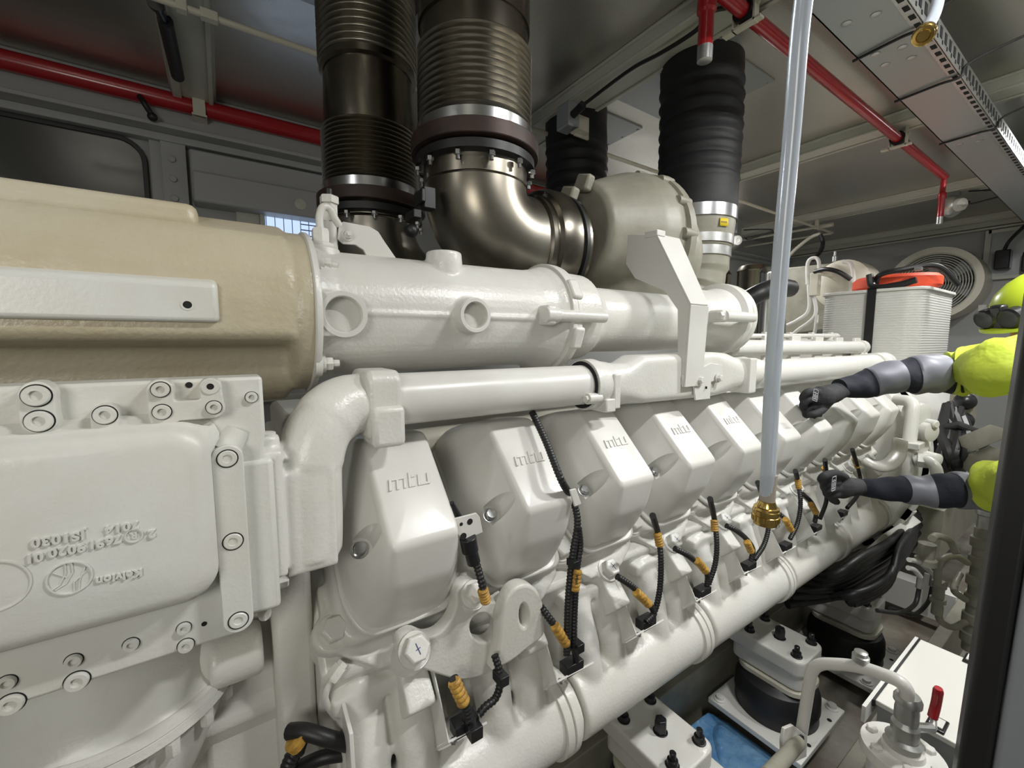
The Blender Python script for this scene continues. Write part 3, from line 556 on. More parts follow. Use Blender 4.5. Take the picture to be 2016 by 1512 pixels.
obj('end_collar', MB().lathe((X(1712), ay, -.108), XA, [(0, .054), (.05, .054), (.055, .049), (.09, .049), (.095, .054), (.15, .054)], 40), MW, t)
# second, slimmer rails further back
for yy, u0, u1, v, r, lb in ((.86, 1440, 1690, 684, .032, 'white segmented fuel rail between the coolant pipe and thin rail'), (1.0, 1440, 1640, 661, .012, 'thinnest white rail with small clamps behind the segmented rail')):
    a, b_ = P(u0, v+1, y=yy), P(u1, v, y=yy); t = thing('fuel_rail', lb, 'rail', a); obj('rail_run', MB().tube([a, b_], r, 20), MW, t)
    n = 6 if yy < .9 else 5
    for k in range(n): p = a.lerp(b_, (k+.15)/(n-.7)); obj('clamp', MB().obox(p, (.014 if yy < .9 else .02, r*2.6, r*3.1)), MC, t, bevel=.002)
    obj('end_fitting', MB().lathe(b_, XA, [(0, r*1.2), (.05, r*1.2), (.09, r*.5)], 16), MC, t)
# ---- cast elbow from heat exchanger to coolant pipe
t = thing('elbow_casting', 'white cast water elbow curving from the heat exchanger to the pipe', 'elbow', P(600, 1100, y=.64))
path = [P(*q, y=yy) for *q, yy in ((612, 1085, .665), (612, 1020, .665), (610, 955, .665), (612, 900, .668), (630, 845, .675), (668, 805, .69), (720, 790, .70))]+[V((x0-.035, ay, -.0975)), V((x0, ay, -.0975))]
b = MB().tube(smooth(path, 5), [.044]*14+[.046]*8+[.048]*6+[.047]*13, 28)
q0, q1 = P(556, 905, y=.625), P(664, 1118, y=.64); b.box((q0.x, .625, q1.z+.012), (q1.x, .70, q0.z-.02))
q2 = P(478, 893, y=.615); q3 = P(562, 1225, y=.615); b.box((q2.x, .605, P(520, 1140, y=.615).z), (P(560, 1000, y=.615).x, .66, q2.z))
n0 = P(524, 880, y=.635); b.lathe(n0, ZA, [(-.02, .022), (0, .017), (.014, .016), (.016, .014)], 24)
obj('elbow_body', b, MC, t, remesh=.003, sm=8)
obj('port_plug', MB().lathe(n0+ZA*.015, ZA, [(0, .012), (.004, .012), (.005, .009)], 24), MC, t)
b = MB().loft([rr_(x, .052, .055, -.1, .02) for x in (P(724, 800, y=.65).x, P(793, 800, y=.65).x)]); b.box((P(724, 800, y=.65).x+.004, .64, -.165), (P(795, 800, y=.65).x, .71, -.10))
obj('collar', b, MC, t, bevel=.009, bseg=3)
obj('foot', MB().box((q2.x+.005, .612, P(520, 1228, y=.612).z), (P(535, 1200, y=.612).x, .66, P(520, 1100, y=.612).z)), MC, t, bevel=.008, bseg=3)
obj('bolt', MB().bolt(P(548, 1140, y=.64), XA, .013, .012), MC, t)
obj('side_plate', MB().box((q2.x-.01, .597, P(500, 1210, y=.6).z), (P(543, 1000, y=.6).x, .64, P(500, 905, y=.6).z)), MG, t, bevel=.006, bseg=3)
# ---- folded support bracket
t = thing('support_bracket', 'tall folded white sheet bracket in front of the air pipe', 'bracket', P(1370, 770, y=.66))
f = .645; A = P(1347, 765, y=f); xb = A.x
pp = [P(1290, 462, x=xb), P(1357, 600, x=xb), P(1345, 762, x=xb)]
bk = [P(1236, 462, x=xb), P(1232, 520, x=xb), P(1250, 548, x=xb), P(1308, 572, x=xb), P(1334, 610, x=xb), P(1334, 750, x=xb)]
obj('side_plate', MB().prism(pp+list(reversed(bk)), (.005, 0, 0)), MW, t, bevel=.001)
for i in (0, 1):
    a, b_ = pp[i], pp[i+1]; w1 = .085 if i == 0 else .077
    ex = V((w1, 0, 0)); nn = (b_-a).cross(ex).normalized()*.005
    obj('front_plate', MB().prism([a, b_, b_+V((.077, 0, 0)), a+V((.10 if i == 0 else .077, 0, 0))], nn), MW, t, bevel=.001)
a = pp[0]; obj('top_hook', MB().box((a.x-.005, a.y-.01, a.z-.004), (a.x+.03, a.y+.03, a.z+.012)), MW, t, bevel=.002)
c = P(1380, 765, y=.642); obj('foot_plate', MB().prism([P(*q, y=.648) for q in ((1345, 740), (1400, 715), (1422, 718), (1424, 745), (1400, 752), (1398, 785), (1370, 788), (1366, 758), (1345, 762))], (0, .005, 0)), MW, t, bevel=.0008)
for q in ((1376, 748), (1413, 744)): c = P(*q, y=.646); obj('bolt', MB().lathe(c, FR, [(0, .013), (.003, .013)], 20).bolt(c+FR*.003, FR, .009, .009), MW, t)
obj('slot_hole', MB().obox(P(1389, 763, y=.6475), (.009, .0008, .007)), MDK, t)
# ================================================================ HEAT EXCHANGER (left front)
t = thing('heat_exchanger', 'large white cast heat exchanger cover with raised lettering, left front', 'heat exchanger', (-.15, .60, -.25))
yf, yb = .60, .555
tl, tr, br = P(-300, 770, y=yf), P(516, 741, y=yf), P(478, 1245, y=yf)
obj('flange_plate', MB().prism([(-.75, yf, tr.z), (tr.x, yf, tr.z), (tr.x, yf, P(516, 850, y=yf).z), (br.x+.004, yf, br.z), (-.75, yf, br.z)], (0, .05, 0)), MG, t, bevel=.004, bseg=3)
r_ = P(412, 1000, y=yb); zt_, zb_ = P(200, 862, y=yb).z, P(413, 1180, y=yb).z
rg = lambda y, k: [(p[0], y, p[1]) for p in rrect(-.8, r_.x+k, zb_-k, zt_+k, .03+k*.5)]
obj('tank_body', MB().loft([rg(yf+.01, .016), rg(yf-.006, .013), rg(yf-.012, .006), rg(yb+.012, .002), rg(yb+.004, -.004), rg(yb, -.014)]), MG, t, ang=60)
# bosses with socket screws
def socket(u, v, y, r, parent, m=MG, wash=True):
    c = P(u, v, y=y)
    g = obj('socket_screw', MB().lathe(c, FR, [(0, r), (.003, r), (.0045, r*.9), (.0045, r*.52), (.0015, r*.45)], 28), m, parent, ang=40)
    obj('hex_recess', MB().lathe(c+FR*.0017, FR, [(0, r*.46), (.0002, r*.46)], 6), mat('recess_grey', (.18, .18, .165), .5) if 'recess_grey' not in bpy.data.materials else bpy.data.materials['recess_grey'], g)
    if wash: obj('gasket_line', MB().ring(c-FR*.0002, FR, r*1.12, r*1.0, .0006, 28), MDK, parent)
b = MB(); yb2 = yf-.016
def boss(cs, r, y0=yf+.005, y1=yb2):
    for (u, v) in cs: c = P(u, v, y=y1); b.lathe((c.x, y0, c.z), FR, [(0, r*1.06), (y0-y1, r)], 28)
    for (u, v), (p, q) in zip(cs[:-1], cs[1:]):
        a, e = P(u, v, y=y1), P(p, q, y=y1); n_ = (e-a).cross(YA).normalized()*r; b.prism([a+n_, e+n_, e-n_, a-n_], (0, y0-y1, 0))
boss([(70, 777), (76, 830)], .0125); boss([(205, 817), (207, 850)], .0105); boss([(315, 768), (318, 812)], .0115); boss([(318, 812), (420, 805)], .011); boss([(414, 763), (420, 805)], .0105)
boss([(318, 812), (325, 850)], .011)
obj('bosses', b, MG, t, remesh=.0016, sm=3)
for u, v, r in ((72, 779, .0098), (78, 829, .0098), (207, 817, .0090), (316, 767, .0078), (319, 811, .0078), (421, 802, .0072)): socket(u, v, yb2-.0002, r, t)
socket(495, 782, yf, .0064, t)
for u, v in ((372, 758), (414, 761)):
    c = P(u, v, y=yf if u < 400 else yb2); obj('threaded_hole', MB().lathe(c, FR, [(0, .0034), (.0006, .0034)], 20), MDK, t)
    if u > 400: obj('hole_rim', MB().ring(c, FR, .0085, .0036, .0014, 24), MG, t)
for u, v, r in ((22, 1385, .0098), (152, 1340, .0098), (258, 1268, .007), (145, 1300, .007), (14, 1343, .007), (362, 1236, .0068), (366, 1270, .0078)): socket(u, v, yf, r, t)
for u, v in ((402, 1228), ): obj('threaded_hole', MB().lathe(P(u, v, y=yf), FR, [(0, .0028), (.0006, .0028)], 16), MDK, t)
# vertical strip with three socket screws
xs = (P(452, 880, y=.585), P(470, 1220, y=.585)); u0, u1 = 447, 468
s0, s1 = P(447, 903, y=.578), P(470, 1221, y=.578)
strip = MB(); hw = .0155; xm_ = (s0.x+s1.x)/2
pl = [(xm_+hw*math.cos(q), .578, s0.z+hw*math.sin(q)) for q in [math.pi*k/14 for k in range(15)]]+[(xm_-hw*math.cos(q), .578, s1.z-hw*math.sin(q)) for q in [math.pi*k/14 for k in range(15)]]
obj('clamp_strip', MB().prism(pl, (0, .028, 0)), MG, t, bevel=.0012)
for z in (s0.z, P(458, 1066, y=.578).z, s1.z):
    u, v = 0, 0; c = V((xm_, .578, z)); g = obj('socket_screw', MB().lathe(c, FR, [(0, .0095), (.0008, .0095), (.0018, .0085), (.0018, .005), (.0004, .0045)], 28), MG, t, ang=40)
    obj('hex_recess', MB().lathe(c+FR*.0006, FR, [(0, .0044), (.0002, .0044)], 6), bpy.data.materials['recess_grey'], g); obj('gasket_line', MB().ring(c-FR*.0002, FR, .0108, .0096, .0006, 32), MDK, t)
obj('strip_top_boss', MB().tube([P(445, 885, y=.60), P(468, 845, y=.605)], [.0165, .013], 24), MG, t, ang=60)
# raised lettering, cast upside down, and emblem
yt = yb
def letters(s, u, v, size, d=.0034, m=MG, sp=1.05):
    c = P(u, v, y=yt); dx = -XA+ZA*.035; me = place(textmesh(s, size, d, .0003, sp, .00022), (c.x, yt, c.z), dx, -ZA); obj('raised_lettering', me, m, t)
letters('2', 299, 1050, .0118); letters('R', 264, 1054, .0085, d=.0016); letters('76', 224, 1062, .0110); letters('91', 190, 1070, .0110); letters('9020', 133, 1082, .0114, sp=1.12); letters('01', 68, 1097, .0114); letters('JS1030', 116, 1060, .0118, sp=1.12); letters('7014', 241, 1037, .0112, sp=1.15)
letters('Kelvion', 236, 1134, .0105, sp=1.08)
c = P(264, 1054, y=yt); obj('emblem', MB().ring((c.x, yt, c.z), FR, .0072, .0062, .0016, 28), MG, t)
c = P(138, 1137, y=yt); obj('emblem', MB().ring((c.x, yt, c.z), FR, .0160, .0149, .0018, 48), MG, t)
b = MB()
for k in (-1, 1):
    b.tube([(c.x+k*.0022, yt-.0006, c.z+.0145), (c.x+k*.0024, yt-.0006, c.z+.005), (c.x-.005+k*.0022, yt-.0006, c.z-.005), (c.x-.012+k*.0016, yt-.0006, c.z-.009)], .0007, 6)
    b.tube([(c.x+.0036+k*.0016, yt-.0006, c.z-.0145), (c.x+.0044+k*.0018, yt-.0006, c.z-.005), (c.x+.011, yt-.0006, c.z+.005+k*.0024)], .0007, 6)
b.tube([(c.x-.0105, yt-.0006, c.z+.008), (c.x-.002, yt-.0006, c.z+.001)], .0006, 6); obj('emblem', b, MG, t)
c = P(-12, 1155, y=yt); obj('cast_circle', MB().ring((c.x, yt, c.z), FR, .0235, .0222, .0012, 48), MG, t)
# ---- pump bowl below
t = thing('pump_bowl', 'wide round white cast bowl with flange below the heat exchanger', 'bowl', (-.15, .81, -.6))
bc_ = (-.155, .812)
obj('bowl_body', MB().lathe((*bc_, -.29), -ZA, [(0, .085), (.04, .092), (.12, .108), (.18, .124), (.205, .130), (.212, .137)], 64), MG, t, ang=70)
obj('bowl_flange', MB().lathe((*bc_, -.502), -ZA, [(0, .134), (.002, .144), (.014, .146), (.016, .142), (.017, .145), (.030, .146), (.032, .134)], 64), MC, t, ang=30)
obj('bowl_skirt', MB().lathe((*bc_, -.534), -ZA, [(0, .128), (.05, .12), (.12, .09)], 48), MC, t)
for k in range(8):
    a = math.radians(200+k*20); cc = V((bc_[0]+.138*math.cos(a), bc_[1]+.138*math.sin(a), -.538)); obj('bolt', MB().bolt(cc, -ZA, .009, .02), MC, t)
b = MB().ball((P(430, 1300, y=.75).x, .78, P(430, 1300, y=.75).z), .048, (1.1, 1, .9)).lathe((P(520, 1300, y=.74).x-.07, .76, P(520, 1283, y=.74).z+.0), XA, [(0, .040), (.065, .040), (.07, .034)], 32)
obj('inlet_snout', b, MC, t, remesh=.004, sm=10)
# ================================================================ ENGINE
PITCH, X1 = .2425, .240
t = thing('engine', 'long white vee engine block with ten cylinder heads in a row', 'engine', (1.4, 1.2, -1.0)); ENG = t
# block: vee section extruded along x (y,z)
sec = [(.66, -.52), (.92, -.24), (1.25, -.45), (1.58, -.24), (1.84, -.52), (1.62, -.75), (1.58, -1.12), (.82, -1.12), (.78, -.75)]
obj('crankcase', MB().prism([(.10, p[0]+.02, p[1]-.02) for p in sec], (2.52, 0, 0)), MC, t, bevel=.01)
obj('front_cover', MB().prism([(-.55, p[0]+.12, p[1]-.10) for p in sec], (.66, 0, 0)), MC, t, bevel=.01)
obj('front_plate', MB().box((-.06, .80, -.9), (.08, .84, -.32)).box((.04, .74, -.78), (.10, .86, -.3)), MC, t, bevel=.01)
obj('valley_cover', MB().box((.12, .88, -.33), (2.6, 1.65, -.2)), MCR, t, bevel=.02)
obj('sump', MB().box((-.4, .95, -1.45), (2.6, 1.45, -1.1)), MC, t, bevel=.04)
# bank frame: e = outboard foot of the cover, b inboard-up, a cylinder axis
E0 = V((0, .672, -.470)); Bv = V((0, .7071, .7071)); Av = V((0, -.7071, .7071))
def bk_(x, b, a): return V((x, 0, 0))+E0+Bv*b+Av*a
def rr3(hx, b0, b1, a, r, cx=0, n=5):
    o = []
    for sx, bb, a0 in ((1, b1, 0), (-1, b1, 90), (-1, b0, 180), (1, b0, 270)):
        cxx, cb = sx*(hx-r), bb-r if bb == b1 else bb+r
        for k in range(n+1): q = math.radians(a0+90*k/n); o.append(bk_(X1+cx+cxx+r*math.cos(q), cb+r*math.sin(q), a))
    return o
def head_mb():
    b = MB(); b.loft([rr3(.114, -.012, .37, -.14, .03), rr3(.114, -.012, .37, -.02, .03), rr3(.106, -.012, .355, -.004, .03)])
    c = bk_(X1, -.050, -.07); b.lathe(c, Av, [(-.05, .034), (.018, .031), (.026, .029)], 24)
    c = bk_(X1-.115, .022, -.07); b.lathe(c, Av, [(-.05, .036), (.035, .033), (.042, .030)], 24)
    b.obox(bk_(X1, -.035, -.085), (.20, .05, .07), Av, XA)
    b.prism([bk_(X1-.13, .0, -.03), bk_(X1-.05, -.055, -.05), bk_(X1+.05, -.055, -.05), bk_(X1+.10, -.02, -.03), bk_(X1+.10, .1, -.03), bk_(X1-.13, .1, -.03)], Av*-.09)
    return b
h0 = obj('cylinder_head', head_mb(), MC, t, remesh=.0045, sm=6)
def hbolt(x, b_, a_): return obj('head_bolt', MB().bolt(bk_(x, b_, a_), Av, .0205, .022).lathe(bk_(x, b_, a_-.003), Av, [(0, .027), (.004, .027)], 28), MC, t, bevel=.001)
b0 = hbolt(X1, -.052, -.042); b1 = hbolt(X1-.115, .022, -.026)
mk = obj('marker_cross', MB().obox(bk_(X1, -.052, -.0198), (.018, .0012, .0005), Av, (1, .4, .1)).obox(bk_(X1, -.052, -.0198), (.0012, .010, .0005), Av, (1, .4, .1)), MINK, b0)
for k in range(1, 10):
    for o in (h0, b0, b1):
        d = o.copy(); C.objects.link(d); d.location = (PITCH*k, 0, 0)
        if o is b0: e = mk.copy(); C.objects.link(e); e.parent = d
h1 = obj('cylinder_head', MB().loft([[V((p.x, 2.5-p.y, p.z)) for p in r] for r in (rr3(.112, -.03, .37, -.14, .03), rr3(.112, -.03, .37, -.004, .03))]), MC, t)
for k in range(1, 10): d = h1.copy(); C.objects.link(d); d.location = (PITCH*k, 0, 0)
# ---- valve covers
def letter_mtu():
    s = []
    def bar(x0, y0, x1, y1): s.append((x0, y0, x1, y1))
    bar(0, 0, .2, 1); bar(.2, .8, 1.3, 1); bar(.55, 0, .75, .8); bar(1.1, 0, 1.3, .8)
    bar(1.48, .0, 1.68, 1.3); bar(1.68, .8, 2.02, 1); bar(1.68, 0, 2.02, .2)
    bar(2.2, 0, 2.4, 1); bar(2.4, 0, 2.95, .2); bar(2.95, 0, 3.15, 1)
    return s
def cring(q):
    hx, ho, ch, b0_, b1_, a, r = q
    pl = [(hx, b1_), (-hx, b1_), (-hx, b0_+ch), (-ho, b0_), (ho, b0_), (hx, b0_+ch)]
    return [bk_(X1+x, b_, a) for x, b_, _ in round_poly([(x, b_, 0) for x, b_ in pl], r, 5)]
def make_cover():
    t = thing('valve_cover', '', 'valve cover', bk_(X1, .15, 0), 'valve covers along the near bank')
    obj('cover_flange', MB().loft([cring((.103, .078, .06, -.014, .345, z, .035)) for z in (0, .010)]), MW, t, bevel=.003)
    prof = nfillet([(.098, .072, .06, -.006, .338, .008, .035), (.093, .066, .06, .003, .326, .065, .035), (.080, .057, .045, .018, .300, .120, .03), (.0545, .0520, .012, .0575, .252, .1850, .016), (.02, .02, .005, .11, .20, .1870, .008)], .015, 5)
    pk = bk_(X1-.079, .098, .098); b = MB().lathe(pk, Av, [(0, .0205), (.12, .0205)], 32)
    obj('cover_shell', cut(MB().loft([cring(q) for q in prof]), [b]), MW, t, ang=28, bevel=.0025, bseg=3)
    obj('cover_screw', MB().lathe(pk-Av*.001, Av, [(0, .013), (.003, .014), (.0035, .0105), (.010, .0105), (.012, .009)], 24), MZN, t)
    b = MB(); s = .0205; sk = .18
    for x0, y0, x1, y1 in letter_mtu():
        def pt(x, y): return bk_(X1-.037+(x+y*sk)*s*1.06, .146+y*s*1.0, .1850)
        b.prism([pt(x0, y0), pt(x1, y0), pt(x1, y1), pt(x0, y1)], Av*.0042)
    obj('raised_lettering', b, MW, t, bevel=.0005)
    return t
ord_ = ['nearest white valve cover, beside the cast water elbow', 'second white valve cover from the left, with holed tab beside it', 'third white valve cover from the left, right of the long black cable', 'fourth white valve cover from the left, under the pipe coupling', 'fifth white valve cover from the left, mostly shaded, under the bracket', 'sixth white valve cover from the left, just behind the clear hose', 'seventh white valve cover from the left, below the upper glove', 'eighth white valve cover from the left, right of the upper glove', 'ninth white valve cover from the left, next to last in the row', 'farthest white valve cover at the end of the row']
c0 = make_cover(); c0['label'] = ord_[0]
for k in range(1, 10): dup(c0, (PITCH*k, 0, 0), ord_[k])
# ---- lower manifold with runners
t = thing('intake_manifold', 'long white cast manifold with smooth runners below the heads', 'manifold', (1.4, .66, -.81))
my, mz, mr = .668, -.81, .080
GAP0 = .315
def runner_group(g):
    """two smooth ridges left of the cable gap at x = g, joined to a top flange"""
    b = MB()
    for dx in (-.160, -.078):
        x = g+dx; p = [V((x, .715, -.575)), V((x+.002, .690, -.62)), V((x+.004, .662, -.69)), V((x+.006, .648, -.76)), V((x+.006, .655, -.82))]
        b.tube(smooth(p, 4), [.040]*5+[.038]*4+[.036]*4+[.034]*4, 18, sq=1.0)
    b.box((g-.195, .700, -.82), (g-.045, .80, -.56)); b.box((g-.205, .668, -.600), (g-.04, .75, -.570))
    return b
for seg in range(5):
    xa_ = GAP0-.205+seg*2*PITCH; xb_ = xa_+2*PITCH-.01
    b = MB().lathe((xa_, my, mz), XA, [(0, mr), (xb_-xa_, mr)], 40)
    for k in (0, 1): r = runner_group(GAP0+(seg*2+k)*PITCH); b.add(r.v, r.f)
    obj('manifold_section', b, MC, t, remesh=.0042, sm=14)
    rx = GAP0+.235+seg*.485
    obj('joint_ring', MB().lathe((rx-.012, my, mz), XA, [(-.006, mr*.98), (-.005, mr*1.08), (.012, mr*1.09), (.0125, mr*1.02), (.017, mr*1.02), (.0175, mr*1.09), (.032, mr*1.08), (.033, mr)], 56), MC, t)
xa_ = P(674, 1378, y=.66).x; obj('end_bracket', MB().prism([(xa_, .69, P(672, 1378, y=.67).z), (xa_, .62, P(672, 1400, y=.67).z), (xa_, .58, -1.0), (xa_, .72, -1.0)], (.006, 0, 0)), MW, t, bevel=.001)
# ---- lifting eye
t = thing('lifting_eye', 'white cast lifting bracket with oval eye bolted under first cover', 'lifting bracket', P(930, 1290, y=.50))
yy = .632
def Q(u, v, dy=0): return P(u, v, y=yy+dy*1.17)
def px2d(pts, y): return [(P(u, v, y=y).x, P(u, v, y=y).z) for u, v in pts]
def ell(u, v, a, b_, y, n=20): return px2d([(u+a*math.cos(2*math.pi*k/n), v+b_*math.sin(2*math.pi*k/n)) for k in range(n)], y)
def rsm(pts, y): return [(p.x, p.z) for p in [P(u, v, y=y) for u, v, _ in smooth([(a, b_, 0) for a, b_ in pts]+[(*pts[0], 0)], 4)[:-1]]]
lp = rsm([(793, 1300), (788, 1270), (812, 1252), (840, 1260), (868, 1250), (893, 1220), (903, 1190), (904, 1163), (925, 1150), (948, 1162), (957, 1186), (980, 1190), (998, 1184), (1005, 1250), (1010, 1283), (985, 1310), (950, 1328), (912, 1336), (870, 1326), (830, 1312)], .630)
obj('bracket_body', place(curve2d([lp, ell(952, 1237, 30, 33, .630)], .020, .004), (0, .645, 0), XA, ZA), MC, t, ang=50)
lp = rsm([(975, 1308), (984, 1262), (990, 1205), (1004, 1168), (1025, 1154), (1046, 1160), (1059, 1182), (1063, 1215), (1063, 1245), (1035, 1268), (1003, 1293)], .612)
obj('eye_plate', place(curve2d([lp, ell(1027, 1209, 13, 29, .612)], .018, .006), (0, .620, 0), XA, ZA), MC, t, ang=50)
for q, r in (((812, 1286), .0285), ((926, 1178), .0245)): c = Q(*q, .01); obj('bolt_boss', MB().lathe(c-Av*.03, Av, [(0, r*1.05), (.038, r), (.041, r*.95)], 28), MC, t)
for q, r in (((812, 1280), .0215), ((928, 1172), .0185)):
    c = Q(*q, -.004)+Av*.012; obj('hex_bolt', MB().bolt(c, Av+FR*.5, r, .020).lathe(c-Av*.006, Av+FR*.5, [(0, r*1.25), (.008, r*1.25)], 28), MC, t, bevel=.001)
    if r > .02: obj('marker_cross', MB().obox(c+(Av+FR*.5).normalized()*.0205, (.018, .0011, .0005), Av+FR*.5, (1, .35, .1)).obox(c+(Av+FR*.5).normalized()*.0205, (.0011, .008, .0005), Av+FR*.5, (1, .35, .1)), MINK, t)
c = P(1045, 1185, y=.66); obj('hex_bolt', MB().bolt(c, Av+FR*.5, .016, .02), MC, t)
# small drain tube at lower left of first head
t = thing('drain_tube', 'small bent white tube with hex nuts at lower left of first head', 'tube', P(650, 1350, y=.60))
a, b_ = P(672, 1312, y=.68), P(652, 1340, y=.675); obj('hex_nut', MB().bolt(a, b_-a, .012, .022), MC, t); obj('hex_nut', MB().bolt(a-(b_-a)*.3, b_-a, .010, .01), MC, t)
obj('tube_run', MB().tube(smooth([a, b_, P(641, 1365, y=.675), P(643, 1385, y=.68), P(665, 1415, y=.69), P(690, 1440, y=.70)]), .0054, 12), MW, t)
# ================================================================ CABLES
def corr(pts, r, n=8):
    p = smooth(pts, n); L = [0]
    for i in range(1, len(p)): L.append(L[-1]+(p[i]-p[i-1]).length)
    step = .0016; out = []; rad = []; k = 0; s = 0; i = 0
    while s < L[-1]:
        while i < len(L)-2 and L[i+1] < s: i += 1
        q = (s-L[i])/max(1e-6, L[i+1]-L[i]); out.append(p[i].lerp(p[i+1], q)); rad.append(r*(1 if k % 4 < 2 else .86)); s += step; k += 1
    return MB().tube(out, rad, 12)
def cable(label, pts, r, tapes=(), clamp=None, corrug=True, group=None, boot=None):
    r *= 1.08; dp = lambda y: y+.05 if y < .562 else y
    pts = [(u, v, dp(y)) for u, v, y in pts]; tapes = [((a[0], a[1], dp(a[2])), (b[0], b[1], dp(b[2]))) for a, b in tapes]; clamp = clamp and [(u, v, dp(y), s_*1.1) for u, v, y, s_ in clamp]
    q = [P(u, v, y=y) for u, v, y in pts]; t = thing('cable', label, 'cable', q[0], group)
    obj('conduit', corr(q, r) if corrug else MB().tube(smooth(q), r, 12), MBLK, t, ang=80)
    for (u, v, y), (u2, v2, y2) in tapes: a, b = P(u, v, y=y), P(u2, v2, y=y2); obj('yellow_marker', MB().tube([a.lerp(b, k/15) for k in range(16)], [r*(1.36 if k % 3 else 1.16) for k in range(16)], 14), MYT, t)
    if clamp:
        for (u, v, y, s) in clamp: obj('clip', MB().obox(P(u, v, y=y), (s*1.6, s, s)), MBLS, t, bevel=.001)
    return t
cable('long black cable slanting down between second and third valve covers', [(1048, 812, .70), (1075, 870, .64), (1105, 945, .58), (1128, 985, .555), (1137, 1030, .545), (1128, 1090, .54), (1119, 1180, .535), (1116, 1290, .53)], .0068, clamp=[(1128, 1108, .535, .013), (1135, 1270, .53, .016)])
t = cable('black corrugated cable beside the long one, with wide yellow marker', [(1139, 1040, .54), (1142, 1075, .54), (1136, 1120, .535), (1131, 1200, .535), (1130, 1265, .53), (1135, 1300, .54)], .0065, tapes=[((1137, 1122, .53), (1131, 1162, .53))])
c = P(1134, 1142, y=.569); obj('marker_text', place(textmesh('34B4', .011, .0004, 0, .9), c+V((0, -.002, 0)), ZA+XA*.1, -XA), MBLK, t)
t = cable('black cable with connector plug beside the holed tab', [(928, 1075, .60), (938, 1110, .60), (948, 1145, .59), (955, 1175, .585)], .0065, tapes=[((950, 1160, .585), (957, 1185, .585))])
obj('connector', MB().tube([P(921, 1058, y=.60), P(926, 1085, y=.60)], .014, 20).tube([P(926, 1082, y=.60), P(933, 1108, y=.60)], .0115, 20), MBLS, t, bevel=.001)
obj('plug', MB().tube([P(888, 990, y=.62), P(902, 1020, y=.62)], [.005, .008], 12), MBLS, t)
t = thing('mounting_tab', 'small white folded tab with two holes beside second valve cover', 'bracket', P(925, 1035, y=.60))
pl = [P(*q, y=.60) for q in ((892, 1022), (938, 1010), (945, 1018), (951, 1048), (912, 1065), (900, 1050))]; obj('tab_plate', MB().prism(pl, (0, .004, 0)), MW, t, bevel=.001)
for u, v, r in ((925, 1027, .0052), (908, 1032, .003), (912, 1056, .006)): obj('hole', MB().lathe(P(u, v, y=.6), FR, [(0, r), (.0005, r)], 18), MDK, t)
tag(obj('mounting_tab', MB().prism([P(*q, y=.575) for q in ((1122, 965), (1134, 962), (1145, 992), (1132, 998))], (0, .004, 0)), MW, bevel=.001), 'tiny plain white tab beside the long black cable', 'bracket')
ds = 'short black cable with orange marker, %s'
cable(ds % 'under the lifting bracket at bottom', [(893, 1335, .545), (903, 1360, .54), (917, 1390, .535), (925, 1420, .53)], .0078, tapes=[((893, 1340, .54), (914, 1385, .53))], clamp=[(930, 1432, .53, .02)])
cable('black cable loop hooking from clip below the lifting bracket', [(974, 1290, .545), (983, 1320, .535), (984, 1350, .53), (975, 1375, .53), (955, 1392, .53), (942, 1408, .53)], .0065, clamp=[(986, 1333, .53, .016)])
def harness(words, low, up, tray, y=.585, r=.0066):
    if up: cable('thin black cable dropping from under the %s valve cover' % words, up[0], r, tapes=[up[1]] if up[1] else [], group='cables dropping to the manifold')
    if low: cable('short black cable with orange marker below the %s cover' % words, low[0], r*1.05, tapes=[low[1]] if low[1] else [], group='short cables with orange markers')
    if tray:
        t = thing('cable_shelf', 'small thin white metal shelf on manifold below the %s cover' % words, 'shelf', P(*tray[0], y=y), 'cable shelves on the manifold')
        a, b = P(*tray[0], y=y), P(*tray[1], y=y); d = (b-a).normalized()
        obj('shelf_plate', MB().prism([a, b, b+V((0, .055, -.062)), a+V((0, .055, -.062))], (0, -.002, -.003)), MW, t)
        obj('shelf_wall', MB().prism([a+V((0, .0, 0)), a+V((0, .055, -.06)), a+V((0, .11, .06)), a+V((0, .075, .11)), a+V((0, .03, .05))], (.002, 0, 0)), MW, t)
        obj('bolt', MB().bolt(a+d*.01-V((0, 0, .003)), -ZA, .006, .006), MZN, t); obj('clip_block', MB().obox(a.lerp(b, .5)+V((0, .012, .004)), (.045, .026, .022), None, d.cross(ZA)), MBLS, t, bevel=.002)
harness('first', None, None, ((882, 1458), (958, 1420)))
harness('second', ([(1065, 1195, .56), (1085, 1222, .545), (1105, 1250, .54), (1120, 1280, .535)], ((1092, 1232, .535), (1115, 1268, .53))), None, ((1096, 1340), (1168, 1302)))
harness('third', ([(1215, 1135, .56), (1245, 1155, .545), (1270, 1180, .54), (1287, 1205, .535), (1278, 1228, .535)], ((1252, 1165, .535), (1278, 1190, .53))), ([(1285, 1015, .57), (1295, 1050, .555), (1301, 1100, .54), (1299, 1160, .535), (1288, 1205, .535), (1272, 1225, .535)], ((1294, 1050, .548), (1299, 1075, .543))), ((1252, 1248), (1306, 1218)))
harness('fourth', ([(1328, 1080, .56), (1352, 1092, .545), (1372, 1108, .54), (1392, 1130, .535), (1392, 1155, .535)], ((1372, 1103, .532), (1390, 1125, .53))), ([(1398, 982, .57), (1406, 1020, .555), (1411, 1070, .54), (1408, 1110, .535), (1395, 1150, .535)], ((1406, 1024, .548), (1407, 1046, .543))), ((1370, 1182), (1410, 1160)))
